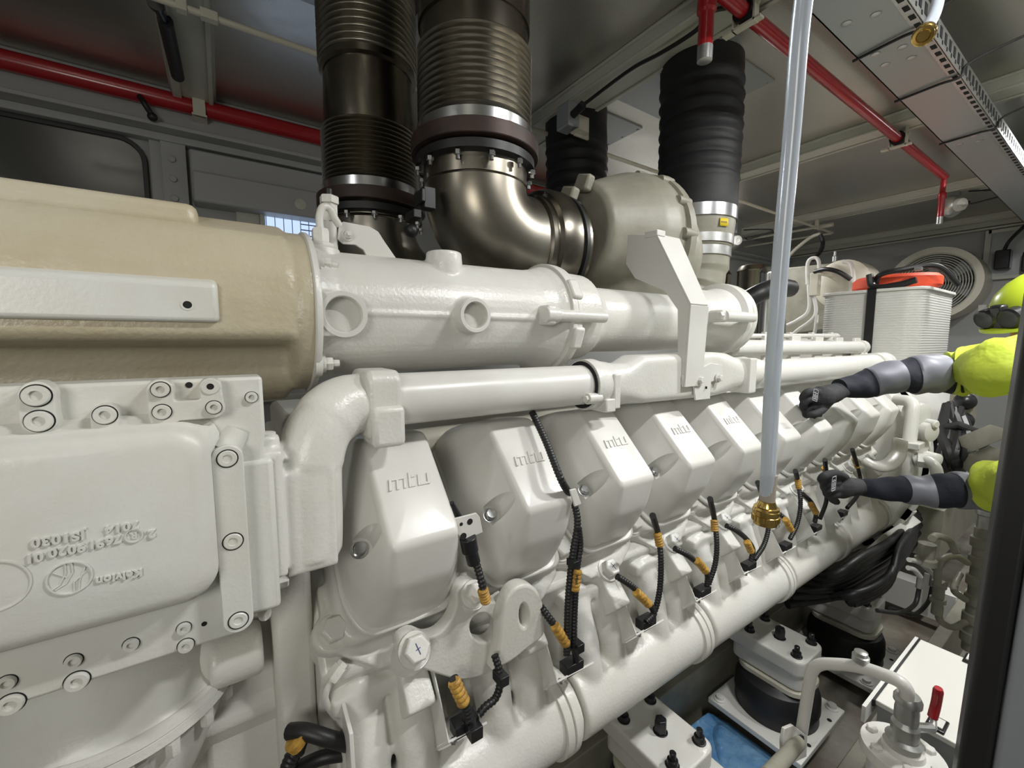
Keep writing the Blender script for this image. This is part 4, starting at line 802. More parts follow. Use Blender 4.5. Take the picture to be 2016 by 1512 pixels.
harness('fifth', ([(1430, 1035, .56), (1450, 1045, .545), (1470, 1062, .54), (1482, 1082, .535), (1478, 1105, .535)], ((1470, 1066, .532), (1479, 1086, .53))), ([(1492, 950, .57), (1504, 985, .555), (1513, 1030, .54), (1505, 1070, .535), (1485, 1102, .535)], None), ((1464, 1128), (1498, 1112)))
harness('sixth', ([(1535, 1012, .56), (1552, 1028, .54), (1558, 1045, .535)], ((1546, 1022, .535), (1558, 1044, .53))), ([(1566, 927, .57), (1571, 950, .555), (1576, 990, .54), (1570, 1030, .535), (1555, 1062, .535)], ((1570, 943, .548), (1573, 962, .543))), ((1540, 1088), (1566, 1074)))
harness('seventh', ([(1580, 972, .56), (1598, 990, .545), (1606, 1012, .54), (1604, 1028, .535)], ((1596, 992, .535), (1607, 1010, .53))), ([(1624, 905, .57), (1627, 940, .55), (1627, 985, .535), (1614, 1022, .535)], ((1622, 920, .55), (1626, 930, .548))), ((1602, 1050), (1624, 1038)))
harness('eighth', None, ([(1678, 885, .57), (1690, 925, .555), (1694, 950, .55), (1688, 975, .54), (1668, 1000, .535)], ((1682, 903, .555), (1688, 920, .55))), ((1655, 1020), (1674, 1010)))
# lower-left dark cables near the floor of the engine front
cable('thick black cable looping behind the manifold end at bottom left', [(570, 1440, .70), (600, 1440, .68), (650, 1455, .66), (700, 1468, .66)], .011, corrug=False)
cable('black corrugated conduit with tape dropping at the bottom left', [(582, 1450, .70), (590, 1470, .69), (575, 1490, .69), (560, 1530, .69)], .011, tapes=[((578, 1455, .68), (590, 1462, .68))])
cable('thick black cable curving across the bottom left corner', [(590, 1510, .70), (640, 1490, .68), (700, 1482, .67)], .010, corrug=False)
# ================================================================ HANGING CLEAR HOSES
def ghose(label, pts, r, cr, cd):
    q = [V(p) for p in pts]; t = thing('clear_hose', label, 'hose', q[-1]); obj('hose_tube', MB().tube(smooth(q, 8), r, 24), MHO, t, ang=80)
    e = q[-1]; d = V(cd).normalized(); obj('hose_sleeve', MB().lathe(e-d*cr*2.2, d, [(0, r*1.03), (cr*2.2, r*1.05)], 24), mat('cloudy_hose_end', (.45, .40, .34), .35, trans=.2) if 'cloudy_hose_end' not in bpy.data.materials else bpy.data.materials['cloudy_hose_end'], t)
    k = cr; obj('brass_coupling', MB().lathe(e, d, [(0, r*1.1), (k*.1, k*.62), (k*.5, k*.78), (k*.55, k*.92), (k*.75, k*.95), (k*.8, k), (k*1.05, k), (k*1.1, k*.93), (k*1.2, k*.93), (k*1.25, k), (k*1.7, k*1.0), (k*1.75, k*.9), (k*2.0, k*.88), (k*2.05, k*.62), (k*1.9, k*.5)], 32), MBR, t)
    b = MB()
    for i in range(20): a = 2*math.pi*i/20; A_, B_, _ = frame(d); c = e+d*k*1.48+(A_*math.cos(a)+B_*math.sin(a))*k*.99; b.tube([c-d*k*.2, c+d*k*.2], k*.06, 6)
    obj('knurling', b, MBR, t); return t
he = P(1510, 985, y=.30)
ghose('clear plastic hose with brass coupling hanging before the engine', [P(1583, -60, y=.262)+V((.012, -.02, h_)) for h_ in (.64, .52, .40, .28, .17)]+[P(1583, -60, y=.262)+V((.005, -.008, .07)), P(1577, 40, y=.268), P(1560, 250, y=.28), P(1538, 500, y=.292), P(1520, 760, y=.298), he], .0105, .0185, (0, .02, -1))
h2 = P(1822, 62, y=.25); e2 = P(1805, 98, y=.235)
ghose('short clear hose with brass coupling hanging at top right', [P(1862, -60, y=.29)+V((.02, .012, h_)) for h_ in (.6, .48, .36, .24, .13)]+[P(1862, -60, y=.29)+V((.008, .004, .05)), P(1845, 10, y=.27), h2], .0095, .0155, e2-h2)
# ================================================================ LOWER RIGHT: MOUNTS, SKID, VALVES
sk = thing('skid_frame', 'cream painted steel skid frame under the engine', 'frame', (1.5, .6, FLOOR))
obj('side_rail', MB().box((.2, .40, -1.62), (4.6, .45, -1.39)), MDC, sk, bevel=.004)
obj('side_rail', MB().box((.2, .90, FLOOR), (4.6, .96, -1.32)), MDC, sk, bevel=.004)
for x0, x1 in ((1.22, 1.27), (3.2, 3.3)): obj('cross_member', MB().box((x0, .45, -1.55), (x1, .90, -1.375)), MW, sk, bevel=.004)
obj('deck_plate', MB().box((.5, .34, -1.66), (4.6, 1.2, -1.62)), MFLR, sk)
def mount(label, cx, cyy, zt, k=1):
    t = thing('engine_mount', label, 'engine mount', (cx, cyy, zt)); zr = zt-.125
    obj('rubber_block', MB().lathe((cx, cyy, zr), -ZA, [(0, .095*k), (.015, .118*k), (.04, .128*k), (.085, .130*k), (.09, .124*k), (.13, .128*k)], 56), MBLK, t, ang=25)
    obj('base_plate', MB().box((cx-.17, cyy-.15, zr-.145), (cx+.17, cyy+.15, zr-.125)), MW, t, bevel=.003)
    for sx in (-1, 1):
        for sy in (-1, 1): obj('base_bolt', MB().lathe((cx+sx*.145, cyy+sy*.12, zr-.125), ZA, [(0, .02), (.004, .02), (.005, .013), (.014, .013)], 16), MW, t)
    for sx in (-.5, .5): obj('base_hole', MB().lathe((cx+sx*.16, cyy-.135, zr-.1245), ZA, [(0, .007), (.0005, .007)], 14), MDK, t)
    b = MB().loft([[(x, y, z) for x, y in rrect(cx-.075*k, cx+.075*k, cyy-.10, cyy+.13, .03)] for z in (zt-.105, zt-.02)])
    b.loft([[(x, y, z) for x, y in rrect(cx-.085*k, cx+.085*k, cyy-.105, cyy+.22, .03)] for z in (zt-.05, zt)])
    for sx in (-1, 1):
        for sy in (-.075, .075): b.lathe((cx+sx*.055, cyy+sy, zt-.06), ZA, [(0, .024), (.064, .022)], 18)
    obj('foot_casting', b, MC, t, remesh=.0035, sm=7); obj('foot_base', MB().loft([[(x, y, z) for x, y in rrect(cx-.085*k, cx+.085*k, cyy-.11, cyy+.11, .05)] for z in (zr-.002, zr+.015)]), MCR, t, bevel=.002)
    for sx in (-1, 1):
        for sy in (-.075, .075):
            c = V((cx+sx*.055, cyy+sy, zt+.003)); obj('stud_bolt', MB().lathe(c, ZA, [(0, .017), (.003, .017), (.004, .014), (.016, .013), (.0165, .008), (.034, .008), (.036, .006)], 14), MBLS, t)
    obj('centre_bolt', MB().lathe((cx, cyy, zt), ZA, [(0, .019), (.002, .019)], 20).bolt((cx, cyy, zt+.001), ZA, .0165, .036), MBLS, t, bevel=.001)
    obj('arm_gusset', MB().prism([(cx-.09, cyy+.1, zt), (cx-.09, cyy+.3, zt), (cx-.09, cyy+.3, zt+.22)], (.012, 0, 0)).prism([(cx+.08, cyy+.1, zt), (cx+.08, cyy+.3, zt), (cx+.08, cyy+.3, zt+.22)], (.012, 0, 0)).box((cx-.1, cyy+.2, zt-.15), (cx+.1, cyy+.3, zt+.2)), MC, t, bevel=.004)
    return t
m1 = P(1535, 1255, y=.70); m2 = P(1670, 1165, y=.72); m0 = P(1300, 1440, y=.70)
mount('engine mount on rubber block at bottom centre, nearest the camera', m0.x, .70, m0.z).scale = (1.12,)*3
mount('engine mount with big black rubber block behind the bent white pipe', m1.x, .70, m1.z).scale = (1.12,)*3
mount('engine mount with black rubber block under the cable bundle, farthest one', m2.x, .72, m2.z).scale = (1.2,)*3
tag(obj('blue_film', MB().loft([[(x, y+.01*math.sin(7*x+i), -1.50+.05*math.sin(i*2.1+x*30)*math.sin(y*25)+.05*(i == 1)) for x, y in rrect(1.05+.04*i, 1.60-.03*i, .48+.02*i, .88-.02*i, .06, 8)] for i in range(4)]), MBLUE, sub=2), 'crumpled blue plastic film lying between the engine mounts', 'plastic film')
# big black cables in the gap
t = thing('cable_bundle', 'thick bundle of black cables tied with a grey strap under the manifold', 'cables', P(1350, 1370, z=-1.15))
for i, (dy, dz) in enumerate(((0, 0), (.035, .01), (.018, .035), (.05, .04), (-.01, .03))): obj('cable', MB().tube([V((.7, .92+dy*.8, -1.20+dz)), V((2.4, .92+dy*.8, -1.20+dz))], .018, 12), MBLK, t)
c = V((P(1352, 1365, y=.92).x, .935, -1.18)); obj('tie_strap', MB().ring(c-XA*.008, XA, .05, .046, .016, 24).ball(c+V((.0, -.045, -.03)), .016), MGAL, t)
random.seed(5)
for i in range(6):
    o = i*.012; p = [P(1590-i*8, 1120+i*14, y=.75), P(1640, 1130+i*9, y=.6+o), P(1700, 1095+i*12, y=.56+o), P(1760+i*3, 1060+i*8, y=.6+o), P(1800+i*8, 1010, y=.66), P(1818+i*9, 960, y=.8)]
    tag(obj('cable', MB().tube(smooth(p), .017, 12), MBLK), 'thick black cable in the loose loops below the lower arm, %s' % ('uppermost of them', 'second from the top', 'third from the top', 'third from the bottom', 'second from the bottom', 'lowest of them')[i], 'cable', 'loose thick cables below the arm')
for i in range(4):
    p = [P(1640+i*10, 1175-i*5, y=.62), P(1680, 1170+i*6, y=.55), P(1730+i*6, 1150, y=.52), P(1770, 1110-i*10, y=.55), P(1800, 1060-i*8, y=.6)]
    tag(obj('cable', MB().tube(smooth(p), .015, 12), MBLK), 'thick black cable resting on the farthest engine mount', 'cable', 'cables on the farthest mount')
tag(obj('cable_duct', MB().tube([P(1700, 1100, y=.70), P(1745, 1060, y=.64), P(1800, 1025, y=.60)], [.03, .03, .03], 4), MW, bevel=.003), 'short white metal cable duct below the lower arm', 'duct')
# generator behind the engine
g = thing('generator', 'white cast generator end with ribs, beyond the last valve cover', 'generator', (3.6, 1.2, FLOOR))
obj('flywheel_housing', MB().lathe((2.72, 1.2, -.62), XA, [(0, .52), (.03, .62), (.12, .64), (.30, .64), (.34, .58), (.5, .56)], 56), MC, g, ang=30)
for k in range(16): a = math.radians(110+k*11); obj('rib', MB().obox((2.85, 1.2+math.cos(a)*.64, -.62+math.sin(a)*.64), (.20, .03, .05), (0, math.cos(a), math.sin(a)), XA), MC, g, bevel=.006)
obj('generator_body', MB().lathe((3.2, 1.2, -.68), XA, [(0, .52), (1.6, .52), (1.65, .4)], 48).box((3.25, .8, -.5), (4.3, 1.6, -.14)), MC, g, bevel=.01)
obj('generator_feet', MB().box((3.3, .55, -1.24), (4.7, 1.85, -.95)), MDC, g)
# stacked white end cover parts near u 1790..1850
for k, (u, v, r) in enumerate(((1815, 815, .05), (1830, 850, .045), (1812, 880, .04), (1838, 835, .02), (1842, 905, .03))):
    c = P(u, v, x=2.72); obj('cast_boss', MB().lathe(c, (-.4, -1, 0), [(-.05, r*1.1), (.01, r), (.015, r*.7)], 20), MC, g)
t = thing('vent_pipe', 'white bent pipe standing right of the last valve cover', 'pipe', P(1800, 930, x=2.6))
obj('pipe_run', MB().tube(fillet([P(1765, 787, x=2.72), P(1800, 790, x=2.68), P(1790, 870, x=2.62), P(1785, 935, x=2.6)], .07), .026, 18), MW, t); obj('clamp', MB().obox(P(1790, 875, x=2.62), (.09, .09, .03)), MC, t, bevel=.004)
t = thing('coolant_hose_joint', 'white curved pipe with hex fitting just above the lower arm', 'pipe', P(1830, 920, x=2.6)); obj('pipe_run', MB().tube(smooth([P(1800, 905, x=2.6), P(1822, 905, x=2.6), P(1840, 918, x=2.58), P(1846, 940, x=2.57)]), .022, 14), MW, t); obj('hex_nut', MB().bolt(P(1805, 905, x=2.6), V((.3, -1, 0)), .034, .05), MW, t)
t = thing('lifting_eye', 'far white curved lifting bracket beyond the valve covers', 'lifting bracket', P(1740, 915, y=.55))
obj('bracket_body', MB().tube(smooth([P(1700, 905, y=.6), P(1725, 918, y=.56), P(1750, 915, y=.55), P(1768, 895, y=.55), P(1772, 865, y=.56)]), [.03]*25, 12, sq=.5), MC, t, remesh=.005)
# dark machinery and cables at far right
random.seed(11)
for i in range(10):
    u0 = 1862+random.random()*30; p = [P(u0, 790+random.random()*30, x=3.3), P(u0+random.uniform(-12, 15), 850, x=3.2), P(u0+random.uniform(-15, 25), 890+random.random()*20, x=3.1), P(u0+random.uniform(-15, 10), 930, x=3.2)]
    tag(obj('cable', MB().tube(smooth(p), .016 if i % 2 else .028, 10), MBLK), 'black cable in the tangle right of the white generator end', 'cable', 'cable tangle by the generator')
t = thing('control_unit', 'dark device with black knobs on the far wall behind the person', 'device', P(1900, 830, x=3.6))
obj('unit_body', MB().obox(P(1893, 830, x=3.6), (.1, .13, .45)), MDC, t, bevel=.01)
for q in ((1900, 790), (1895, 828)): obj('knob', MB().ball(P(*q, x=3.5), .05), MBLS, t)
t = thing('cable_reel', 'black coiled cable hanging right of the generator', 'cable coil', P(1885, 890, x=3.2)); obj('coil', MB().tube([P(1885, 880, x=3.2)+V((.02*math.sin(a*3), -.10*math.cos(a), .12*math.sin(a))) for a in [2*math.pi*k/24*3 for k in range(25)]], .022, 10), MBLK, t)
t = thing('step_bracket', 'cream channel brackets sticking out beside the black cables at right', 'bracket', P(1940, 870, x=3.0))
for v in (860, 905): obj('channel', MB().prism([P(1915, v+15, x=3.0), P(1990, v-12, x=2.8), P(1990, v-2, x=2.8), P(1915, v+30, x=3.0)], (.15, .08, 0)), MDC, t, bevel=.003)
# pipes and valves stack at right, behind the door edge
t = thing('valve_manifold', 'cream stack of pipe unions and valves by the door edge', 'valve manifold', P(1910, 1250, y=.28))
cx_ = P(1925, 1150, y=.28)
b = MB()
prf = []; z0 = P(1925, 1055, y=.28).z; z1 = P(1905, 1290, y=.28).z
for k in range(13):
    q = k/13; zz_ = q*(z0-z1); r = .034 if k % 2 else .026; prf += [(zz_, r), (zz_+(z0-z1)/13*.9, r)]
obj('union_stack', MB().lathe((cx_.x, .28, z0), -ZA, prf, 20), MDC, t)
obj('gland', MB().lathe((cx_.x, .28, z0), ZA, [(0, .022), (.05, .022), (.055, .028), (.07, .028), (.075, .02), (.1, .018)], 18), MGAL, t)
for (a, b1_, c1, d1) in (((1835, 1060), (1845, 1055), (1870, 1065), (1883, 1090)), ((1845, 1150), (1850, 1105), (1880, 1095), (1905, 1108)), ((1850, 1190), (1850, 1220), (1875, 1235), (1900, 1225)), ((1890, 1130), (1880, 1150), (1880, 1165), (1900, 1180))):
    obj('bent_pipe', MB().tube(smooth([P(*a, y=.33), P(*b1_, y=.33), P(*c1, y=.31), P(*d1, y=.29)]), .011, 12), MDC, t)
obj('stem', MB().lathe(P(1850, 1145, y=.33), -ZA, [(0, .020), (.02, .020), (.021, .016), (.06, .016), (.061, .022), (.075, .022), (.076, .015), (.12, .015)], 18), MDC, t)
obj('stem', MB().lathe(P(1826, 1070, y=.36), -ZA, [(0, .024), (.05, .022), (.055, .03), (.075, .03)], 18), MDC, t)
for i, (a, b1_, c1) in enumerate((((1790, 1102), (1812, 1108), (1838, 1132)), ((1788, 1118), (1800, 1122), (1812, 1136)))):
    tt = thing('hose', 'thin hose with white top bend %s beside the cream valve stack' % ('and longer reach' if i == 0 else 'and shorter reach'), 'hose', P(*c1, y=.36))
    obj('bend', MB().tube(smooth([P(*a, y=.38), P(*b1_, y=.37), P(*c1, y=.36)]), .008, 12), MW, tt)
    e = c1; obj('hose_tube', MB().tube(smooth([P(c1[0], c1[1], y=.36), P(c1[0]-4, c1[1]+30, y=.36), P(c1[0]-12, c1[1]+55, y=.36), P(c1[0]-40, c1[1]+78+i*-8, y=.37), P(c1[0]-85, c1[1]+66, y=.40)]), .0065, 12), MBLK, tt); obj('ferrule', MB().tube([P(c1[0], c1[1], y=.36), P(c1[0]-3, c1[1]+22, y=.36)], .009, 12), MGAL, tt)
obj('strip', MB().obox(P(1823, 1170, y=.40), (.02, .005, .17)), MW, t)
# bent white drain pipe with valve, flange and battery-type box
t = thing('drain_pipe', 'white bent drain pipe rising and crossing to a grey valve', 'pipe', P(1560, 1450, y=.36))
pth = [P(1575, 1460, y=.36), P(1600, 1305, y=.345), P(1690, 1310, y=.265), P(1785, 1345, y=.190), P(1787, 1385, y=.190)]
obj('pipe_run', MB().tube(fillet([pth[0], pth[1], pth[2], pth[3], pth[4]], .035, 8), .0115, 20), MW, t); c = P(1694, 1300, y=.262); obj('vent_nut', MB().lathe(c-ZA*.002, ZA, [(0, .014), (.012, .014), (.013, .011), (.02, .011), (.022, .007)], 18), MGAL, t)
vx = pth[4]
obj('valve_body', MB().lathe(vx+ZA*.018, -ZA, [(0, .017), (.008, .021), (.016, .021), (.018, .016), (.03, .018), (.05, .018), (.052, .015), (.06, .021), (.085, .021), (.09, .028)], 22), MGAL, t)
obj('valve_stem', MB().tube([vx+V((.01, -.01, -.045)), vx+V((.035, -.03, -.045))], .008, 10), MGAL, t)
a = vx+V((.036, -.031, -.045)); obj('lever', MB().tube([a, P(1838, 1410, y=.165)], .005, 10), MGAL, t); obj('lever_grip', MB().tube(smooth([P(1836, 1412, y=.165), P(1843, 1385, y=.163), P(1848, 1355, y=.161)]), [.0078]*12+[.006], 14), MRED, t)
fl = vx+V((0, 0, -.085)); obj('round_flange', MB().lathe(fl, -ZA, [(0, .03), (.01, .032), (.011, .062), (.028, .064), (.03, .05), (.09, .05)], 36), MW, t)
for k in range(6): a_ = k*math.pi/3+.4; obj('flange_bolt', MB().bolt(fl+V((.048*math.cos(a_), .048*math.sin(a_), -.011)), ZA, .009, .008), MW, t)
t = thing('control_box', 'white sheet metal box with black latches on the right skid rail', 'box', P(1850, 1400, z=-.72))
LZ = -.80; c1_, c2_, c3_ = P(1800, 1262, z=LZ), P(1725, 1390, z=LZ), P(1935, 1305, z=LZ)
bx0, bx1 = c2_.x+.02, c1_.x+.02; by1 = (c1_.y+c2_.y)/2; by0 = by1-.20
obj('box_body', MB().box((bx0+.005, by0, -1.5), (bx1, by1-.004, LZ-.008)), MTRY, t); obj('lid', MB().box((bx0, by0-.004, LZ-.012), (bx1+.004, by1, LZ)), mat('lid_paint', (.66, .65, .6), .5, bump=.2, bscale=80), t, bevel=.002)
obj('seal_line', MB().box((bx0-.004, by1, LZ-.016), (bx1+.004, by1+.004, LZ)), MBLK, t); obj('side_flange', MB().box((bx0-.04, by1+.005, LZ-.04), (bx1+.01, by1+.012, LZ-.002)), MW, t)
for q in ((1845, 1425), (1915, 1300)): c = P(*q, z=LZ+.003); obj('latch', MB().obox(c, (.03, .045, .006)), MBLS, t, bevel=.002); obj('latch_plate', MB().obox(c+V((0, 0, .003)), (.02, .03, .005)), MW, t)
t = thing('pipe_clamp', 'cream clamp plate holding a grey rod at the bottom', 'clamp', P(1560, 1460, y=.36)); obj('plate', MB().prism([P(*q, y=.34) for q in ((1545, 1435), (1562, 1428), (1590, 1450), (1588, 1490), (1542, 1512), (1540, 1460))], (0, .006, 0)), MW, t, bevel=.001)
obj('rod', MB().tube([P(1572, 1462, y=.335), P(1510, 1530, y=.30)], .013, 16), MDC, t); obj('bush', MB().ring(P(1572, 1462, y=.338), FR, .017, .012, .004), MBLK, t)
# filter canisters and far oil filter block behind the hose
for i, (u, v, r) in enumerate(((1412, 555, .10), (1482, 545, .10), (1512, 550, .06))):
    c = P(u, v-25, x=3.3); tag(obj('filter_canister', MB().lathe(c, -ZA, [(0, r*.4), (.015, r*.85), (.04, r), (.05, r*1.05), (.06, r), (.75, r)], 32), MSS if i < 2 else MZN), ('dark metal filter canister, leftmost of the three behind the turbocharger', 'dark metal filter canister with rounded top, middle of three', 'small bright filter canister just left of the clear hose')[i], 'filter')
t = thing('filter_block', 'cream filter block with bent pipes right of the clear hose', 'filter block', P(1600, 600, x=4.2))
a, b_ = P(1540, 500, x=3.3), P(1690, 540, x=3.3)
obj('block_body', MB().prism([P(*q, x=4.25) for q in ((1545, 527), (1672, 515), (1690, 530), (1690, 640), (1545, 660))], (.25, 0, 0)), MDC, t, bevel=.01)
obj('round_end', MB().lathe(P(1660, 560, x=4.15), XA, [(-.06, .16), (-.04, .19), (.2, .19)], 32), MCR, t)
for pth in (((1590, 560), (1590, 520), (1600, 508), (1612, 515), (1612, 560)), ((1660, 515), (1675, 520), (1680, 545), (1678, 580)), ((1592, 560), (1592, 610), (1570, 630), (1550, 640)), ((1600, 570), (1605, 620), (1570, 650), (1560, 660)), ((1608, 620), (1605, 650), (1597, 672))):
    obj('bent_pipe', MB().tube(smooth([P(*q, x=4.0) for q in pth]), .014, 10), MW, t)
obj('manifold_bar', MB().obox(P(1605, 560, x=4.0), (.06, .06, .18)).obox(P(1625, 538, x=4.0), (.04, .2, .04)), MCR, t, bevel=.004); obj('stud', MB().lathe(P(1643, 515, x=4.15), ZA, [(0, .018), (.04, .018), (.045, .01), (.08, .01)], 12), MGAL, t)
tag(obj('rubber_hose', MB().tube(smooth([P(1440, 600, y=1.3), P(1470, 590, y=1.25), P(1500, 575, y=1.2), P(1530, 565, y=1.2), P(1555, 568, y=1.2)]), .05, 16), MBLK), 'thick black rubber hose behind the clear hose', 'hose')
tag(obj('cable', MB().tube(smooth([P(1604, 535, x=3.92), P(1625, 530, x=3.88), P(1650, 535, x=3.88), P(1675, 550, x=3.92)]), .017, 10), MBLK), 'black cable arching over the cream filter block', 'cable')
tag(obj('cable', MB().tube(smooth([P(1615, 462, x=4.8), P(1620, 478, x=4.8), P(1615, 495, x=4.7), P(1600, 512, x=4.6)]), .018, 10), MBLK), 'black cable hanging from the ceiling to the filter block', 'cable')
tag(obj('cable', MB().tube(smooth([P(1545, 515, x=4.7), P(1565, 492, x=4.75), P(1595, 468, x=4.8), P(1615, 460, x=4.8)]), .016, 10), MCR), 'beige cable hanging from the ceiling behind the clear hose', 'cable')
# ================================================================ PERSON
t = thing('person', 'person in yellow and navy work jacket and yellow helmet reaching in from right', 'person', (2.25, -.05, FLOOR))
SH = P(2085, 715, d=1.42); S2 = P(2070, 960, d=1.22)
head = P(2052, 622, d=1.42)
def skin(name, verts, edges, rad, m, parent, root=0, lv=2):
    me = bpy.data.meshes.new(name); me.from_pydata([tuple(v) for v in verts], edges, []); o = bpy.data.objects.new(name, me); C.objects.link(o)
    q = o.modifiers.new('skin', 'SKIN'); q.use_smooth_shade = True
    for i, r in enumerate(rad): me.skin_vertices[0].data[i].radius = (r, r); me.skin_vertices[0].data[i].use_root = (i == root)
    q = o.modifiers.new('sub', 'SUBSURF'); q.levels = q.render_levels = lv; me.materials.append(m); par(o, parent); return o
hx, hy = head.x, head.y
h1 = P(1612, 782, y=.60); h2 = P(1655, 955, y=.545)
el1 = P(1860, 745, y=.34); el2 = P(1955, 975, y=.16)
off = V((RT.x, RT.y, 0)).normalized()
pelvis = V((hx, hy, -.82))+off*.36; chest = V((hx, hy, -.42))+off*.34; neck = V((hx, hy, -.19))+off*.16
s1 = neck+V((-.06, .13, -.05)); s2 = neck+V((.05, -.16, -.08))
U = lambda u, v, y: P(u, v, y=y)
c1 = [(U(1652, 765, .585), .034), (U(1700, 757, .54), .046), (U(1760, 742, .475), .056), (U(1820, 737, .41), .062), (U(1870, 737, .36), .066), (U(1930, 728, .29), .072), (U(1985, 718, .22), .078), (SH, .085)]
c2 = [(U(1690, 960, .515), .029), (U(1740, 962, .45), .037), (U(1800, 965, .385), .046), (U(1870, 966, .31), .054), (U(1930, 966, .25), .060), (U(1975, 960, .20), .064), (P(2075, 945, y=.10), .07)]
vs = [pelvis, pelvis.lerp(chest, .5), chest, neck, neck.lerp(head, .5)]; rad = [.13, .13, .13, .06, .055]; ed = [(0, 1), (1, 2), (2, 3), (3, 4)]
for cc in (c1, c2):
    prev = 2
    for p_, r_ in reversed(cc[:-1]): vs.append(p_); rad.append(r_*.6); ed.append((prev, len(vs)-1)); prev = len(vs)-1
for sy_ in (.12, -.12):
    n0_ = len(vs); vs += [pelvis+V((0, sy_, -.08)), pelvis+V((.02, sy_, -.42)), V((pelvis.x+.06, pelvis.y+sy_, FLOOR+.08))]; rad += [.09, .06, .05]; ed += [(0, n0_), (n0_, n0_+1), (n0_+1, n0_+2)]
skin('body', vs, ed, rad, MSK, t)
fd = V((-.80, .50, -.32)).normalized()      # facing direction
sd_ = fd.cross(ZA).normalized(); ud = sd_.cross(fd)
hb = MB()
def hp(f, s, u): return head+fd*f+sd_*s+ud*u
for u_, rf, rs in ((-.12, .05, .045), (-.10, .065, .055), (-.05, .085, .070), (0, .098, .076), (.05, .095, .074), (.09, .07, .055), (.105, .03, .03)): pass
hb.loft([[hp((rf if math.cos(a) > 0 else rf*.95)*math.cos(a)+.0, rs*math.sin(a), u_) for a in [2*math.pi*k/20 for k in range(20)]] for u_, rf, rs in ((-.125, .045, .045), (-.10, .078, .052), (-.06, .088, .066), (0, .092, .074), (.05, .095, .074), (.09, .07, .055), (.105, .03, .03))])
hb.ball(hp(.098, 0, -.03), .018, (1, .9, 1.3)); hb.ball(hp(.0, .078, -.02), .02, (.7, .7, 1.4)); hb.ball(hp(.0, -.078, -.02), .02, (.7, .7, 1.4)); hb.tube([hp(-.02, 0, -.08), hp(-.03, 0, -.19)], .055)
obj('head', hb, MSK, t, remesh=.006, sm=4)
for s_ in (-1, 1): obj('eye', MB().ball(hp(.083, s_*.032, .0), .012), MW, t)
obj('mouth', MB().obox(hp(.086, 0, -.075), (.04, .006, .006), ud, sd_), mat('lips', (.35, .12, .1), .5), t)
obj('hair', MB().loft([[hp(-.02+rf*math.cos(a), rs*math.sin(a), u_) for a in [2*math.pi*k/20 for k in range(20)]] for u_, rf, rs in ((-.05, .082, .072), (.0, .09, .082), (.06, .09, .082))]), MHAIR, t)
# jacket torso
obj('jacket', MB().loft([[c+V((rx*math.cos(a), ry*math.sin(a), 0)) for a in [2*math.pi*k/24 for k in range(24)]] for c, rx, ry in ((pelvis+V((0, 0, -.05)), .16, .2), (pelvis.lerp(chest, .5), .17, .2), (chest, .18, .22), (chest.lerp(neck, .6), .15, .2), (neck+V((0, 0, .0)), .10, .13), (neck+V((0, 0, .04)), .08, .08))]), MHV, t)
obj('trousers', MB().tube(smooth([pelvis+V((0, .1, 0)), pelvis+V((.02, .12, -.4)), V((pelvis.x+.06, pelvis.y+.12, FLOOR+.08))]), .11).tube(smooth([pelvis+V((0, -.1, 0)), pelvis+V((.02, -.12, -.4)), V((pelvis.x+.06, pelvis.y-.12, FLOOR+.08))]), .11), MNV, t)
for dy in (.12, -.12): obj('boot', MB().ball(V((pelvis.x+.02, pelvis.y+dy, FLOOR+.055)), .055, (2.4, 1, 1)), MBLK, t)
# sleeves: sweep along arm with bands
def sleeve(c, segs):
    # c: control points with radius, segs: list (s0, s1, material, name, extra)
    pts = [q[0] for q in c]; rr = [q[1] for q in c]; n = 12; sp = smooth(pts, n); rd = []
    for i in range(len(rr)-1):
        for k in range(n): q = k/n; q = q*q*(3-2*q); rd.append(rr[i]*(1-q)+rr[i+1]*q)
    rd.append(rr[-1]); N = len(sp)-1
    for s0, s1_, m, nm, ex in segs:
        i0, i1 = int(s0*N), int(s1_*N); pp = sp[i0:i1+1]; rq = rd[i0:i1+1]
        mb = MB().tube(pp, [r+ex for r in rq], 32)
        if True:
            for k, v_ in enumerate(mb.v):
                ring, a = divmod(k, 32); A = 2*math.pi*a/32; cc = pp[ring]; rg_ = ring+i0; w_ = .05*math.sin(rg_*.32+2.5*math.sin(A))+.035*math.sin(rg_*.7-2*A+1)+(.13*math.sin(rg_*.42+A*2)*math.sin(rg_*.19+A+1)+.05*math.sin(rg_*.8-A*3) if m is MHV else 0)
                mb.v[k] = cc+(v_-cc)*(1+w_)
        obj(nm, mb, m, t, ang=80)
sleeve(c1, [(0, .62, MNV, 'sleeve', 0), (.19, .31, MRF, 'reflective_band', .0025), (.37, .50, MRF, 'reflective_band', .0025), (.56, 1, MHV, 'sleeve', .005)])
sleeve(c2, [(0, .9, MNV, 'sleeve', 0), (.29, .42, MRF, 'reflective_band', .0025), (.53, .69, MRF, 'reflective_band', .0025), (.80, 1, MHV, 'sleeve', .013)])
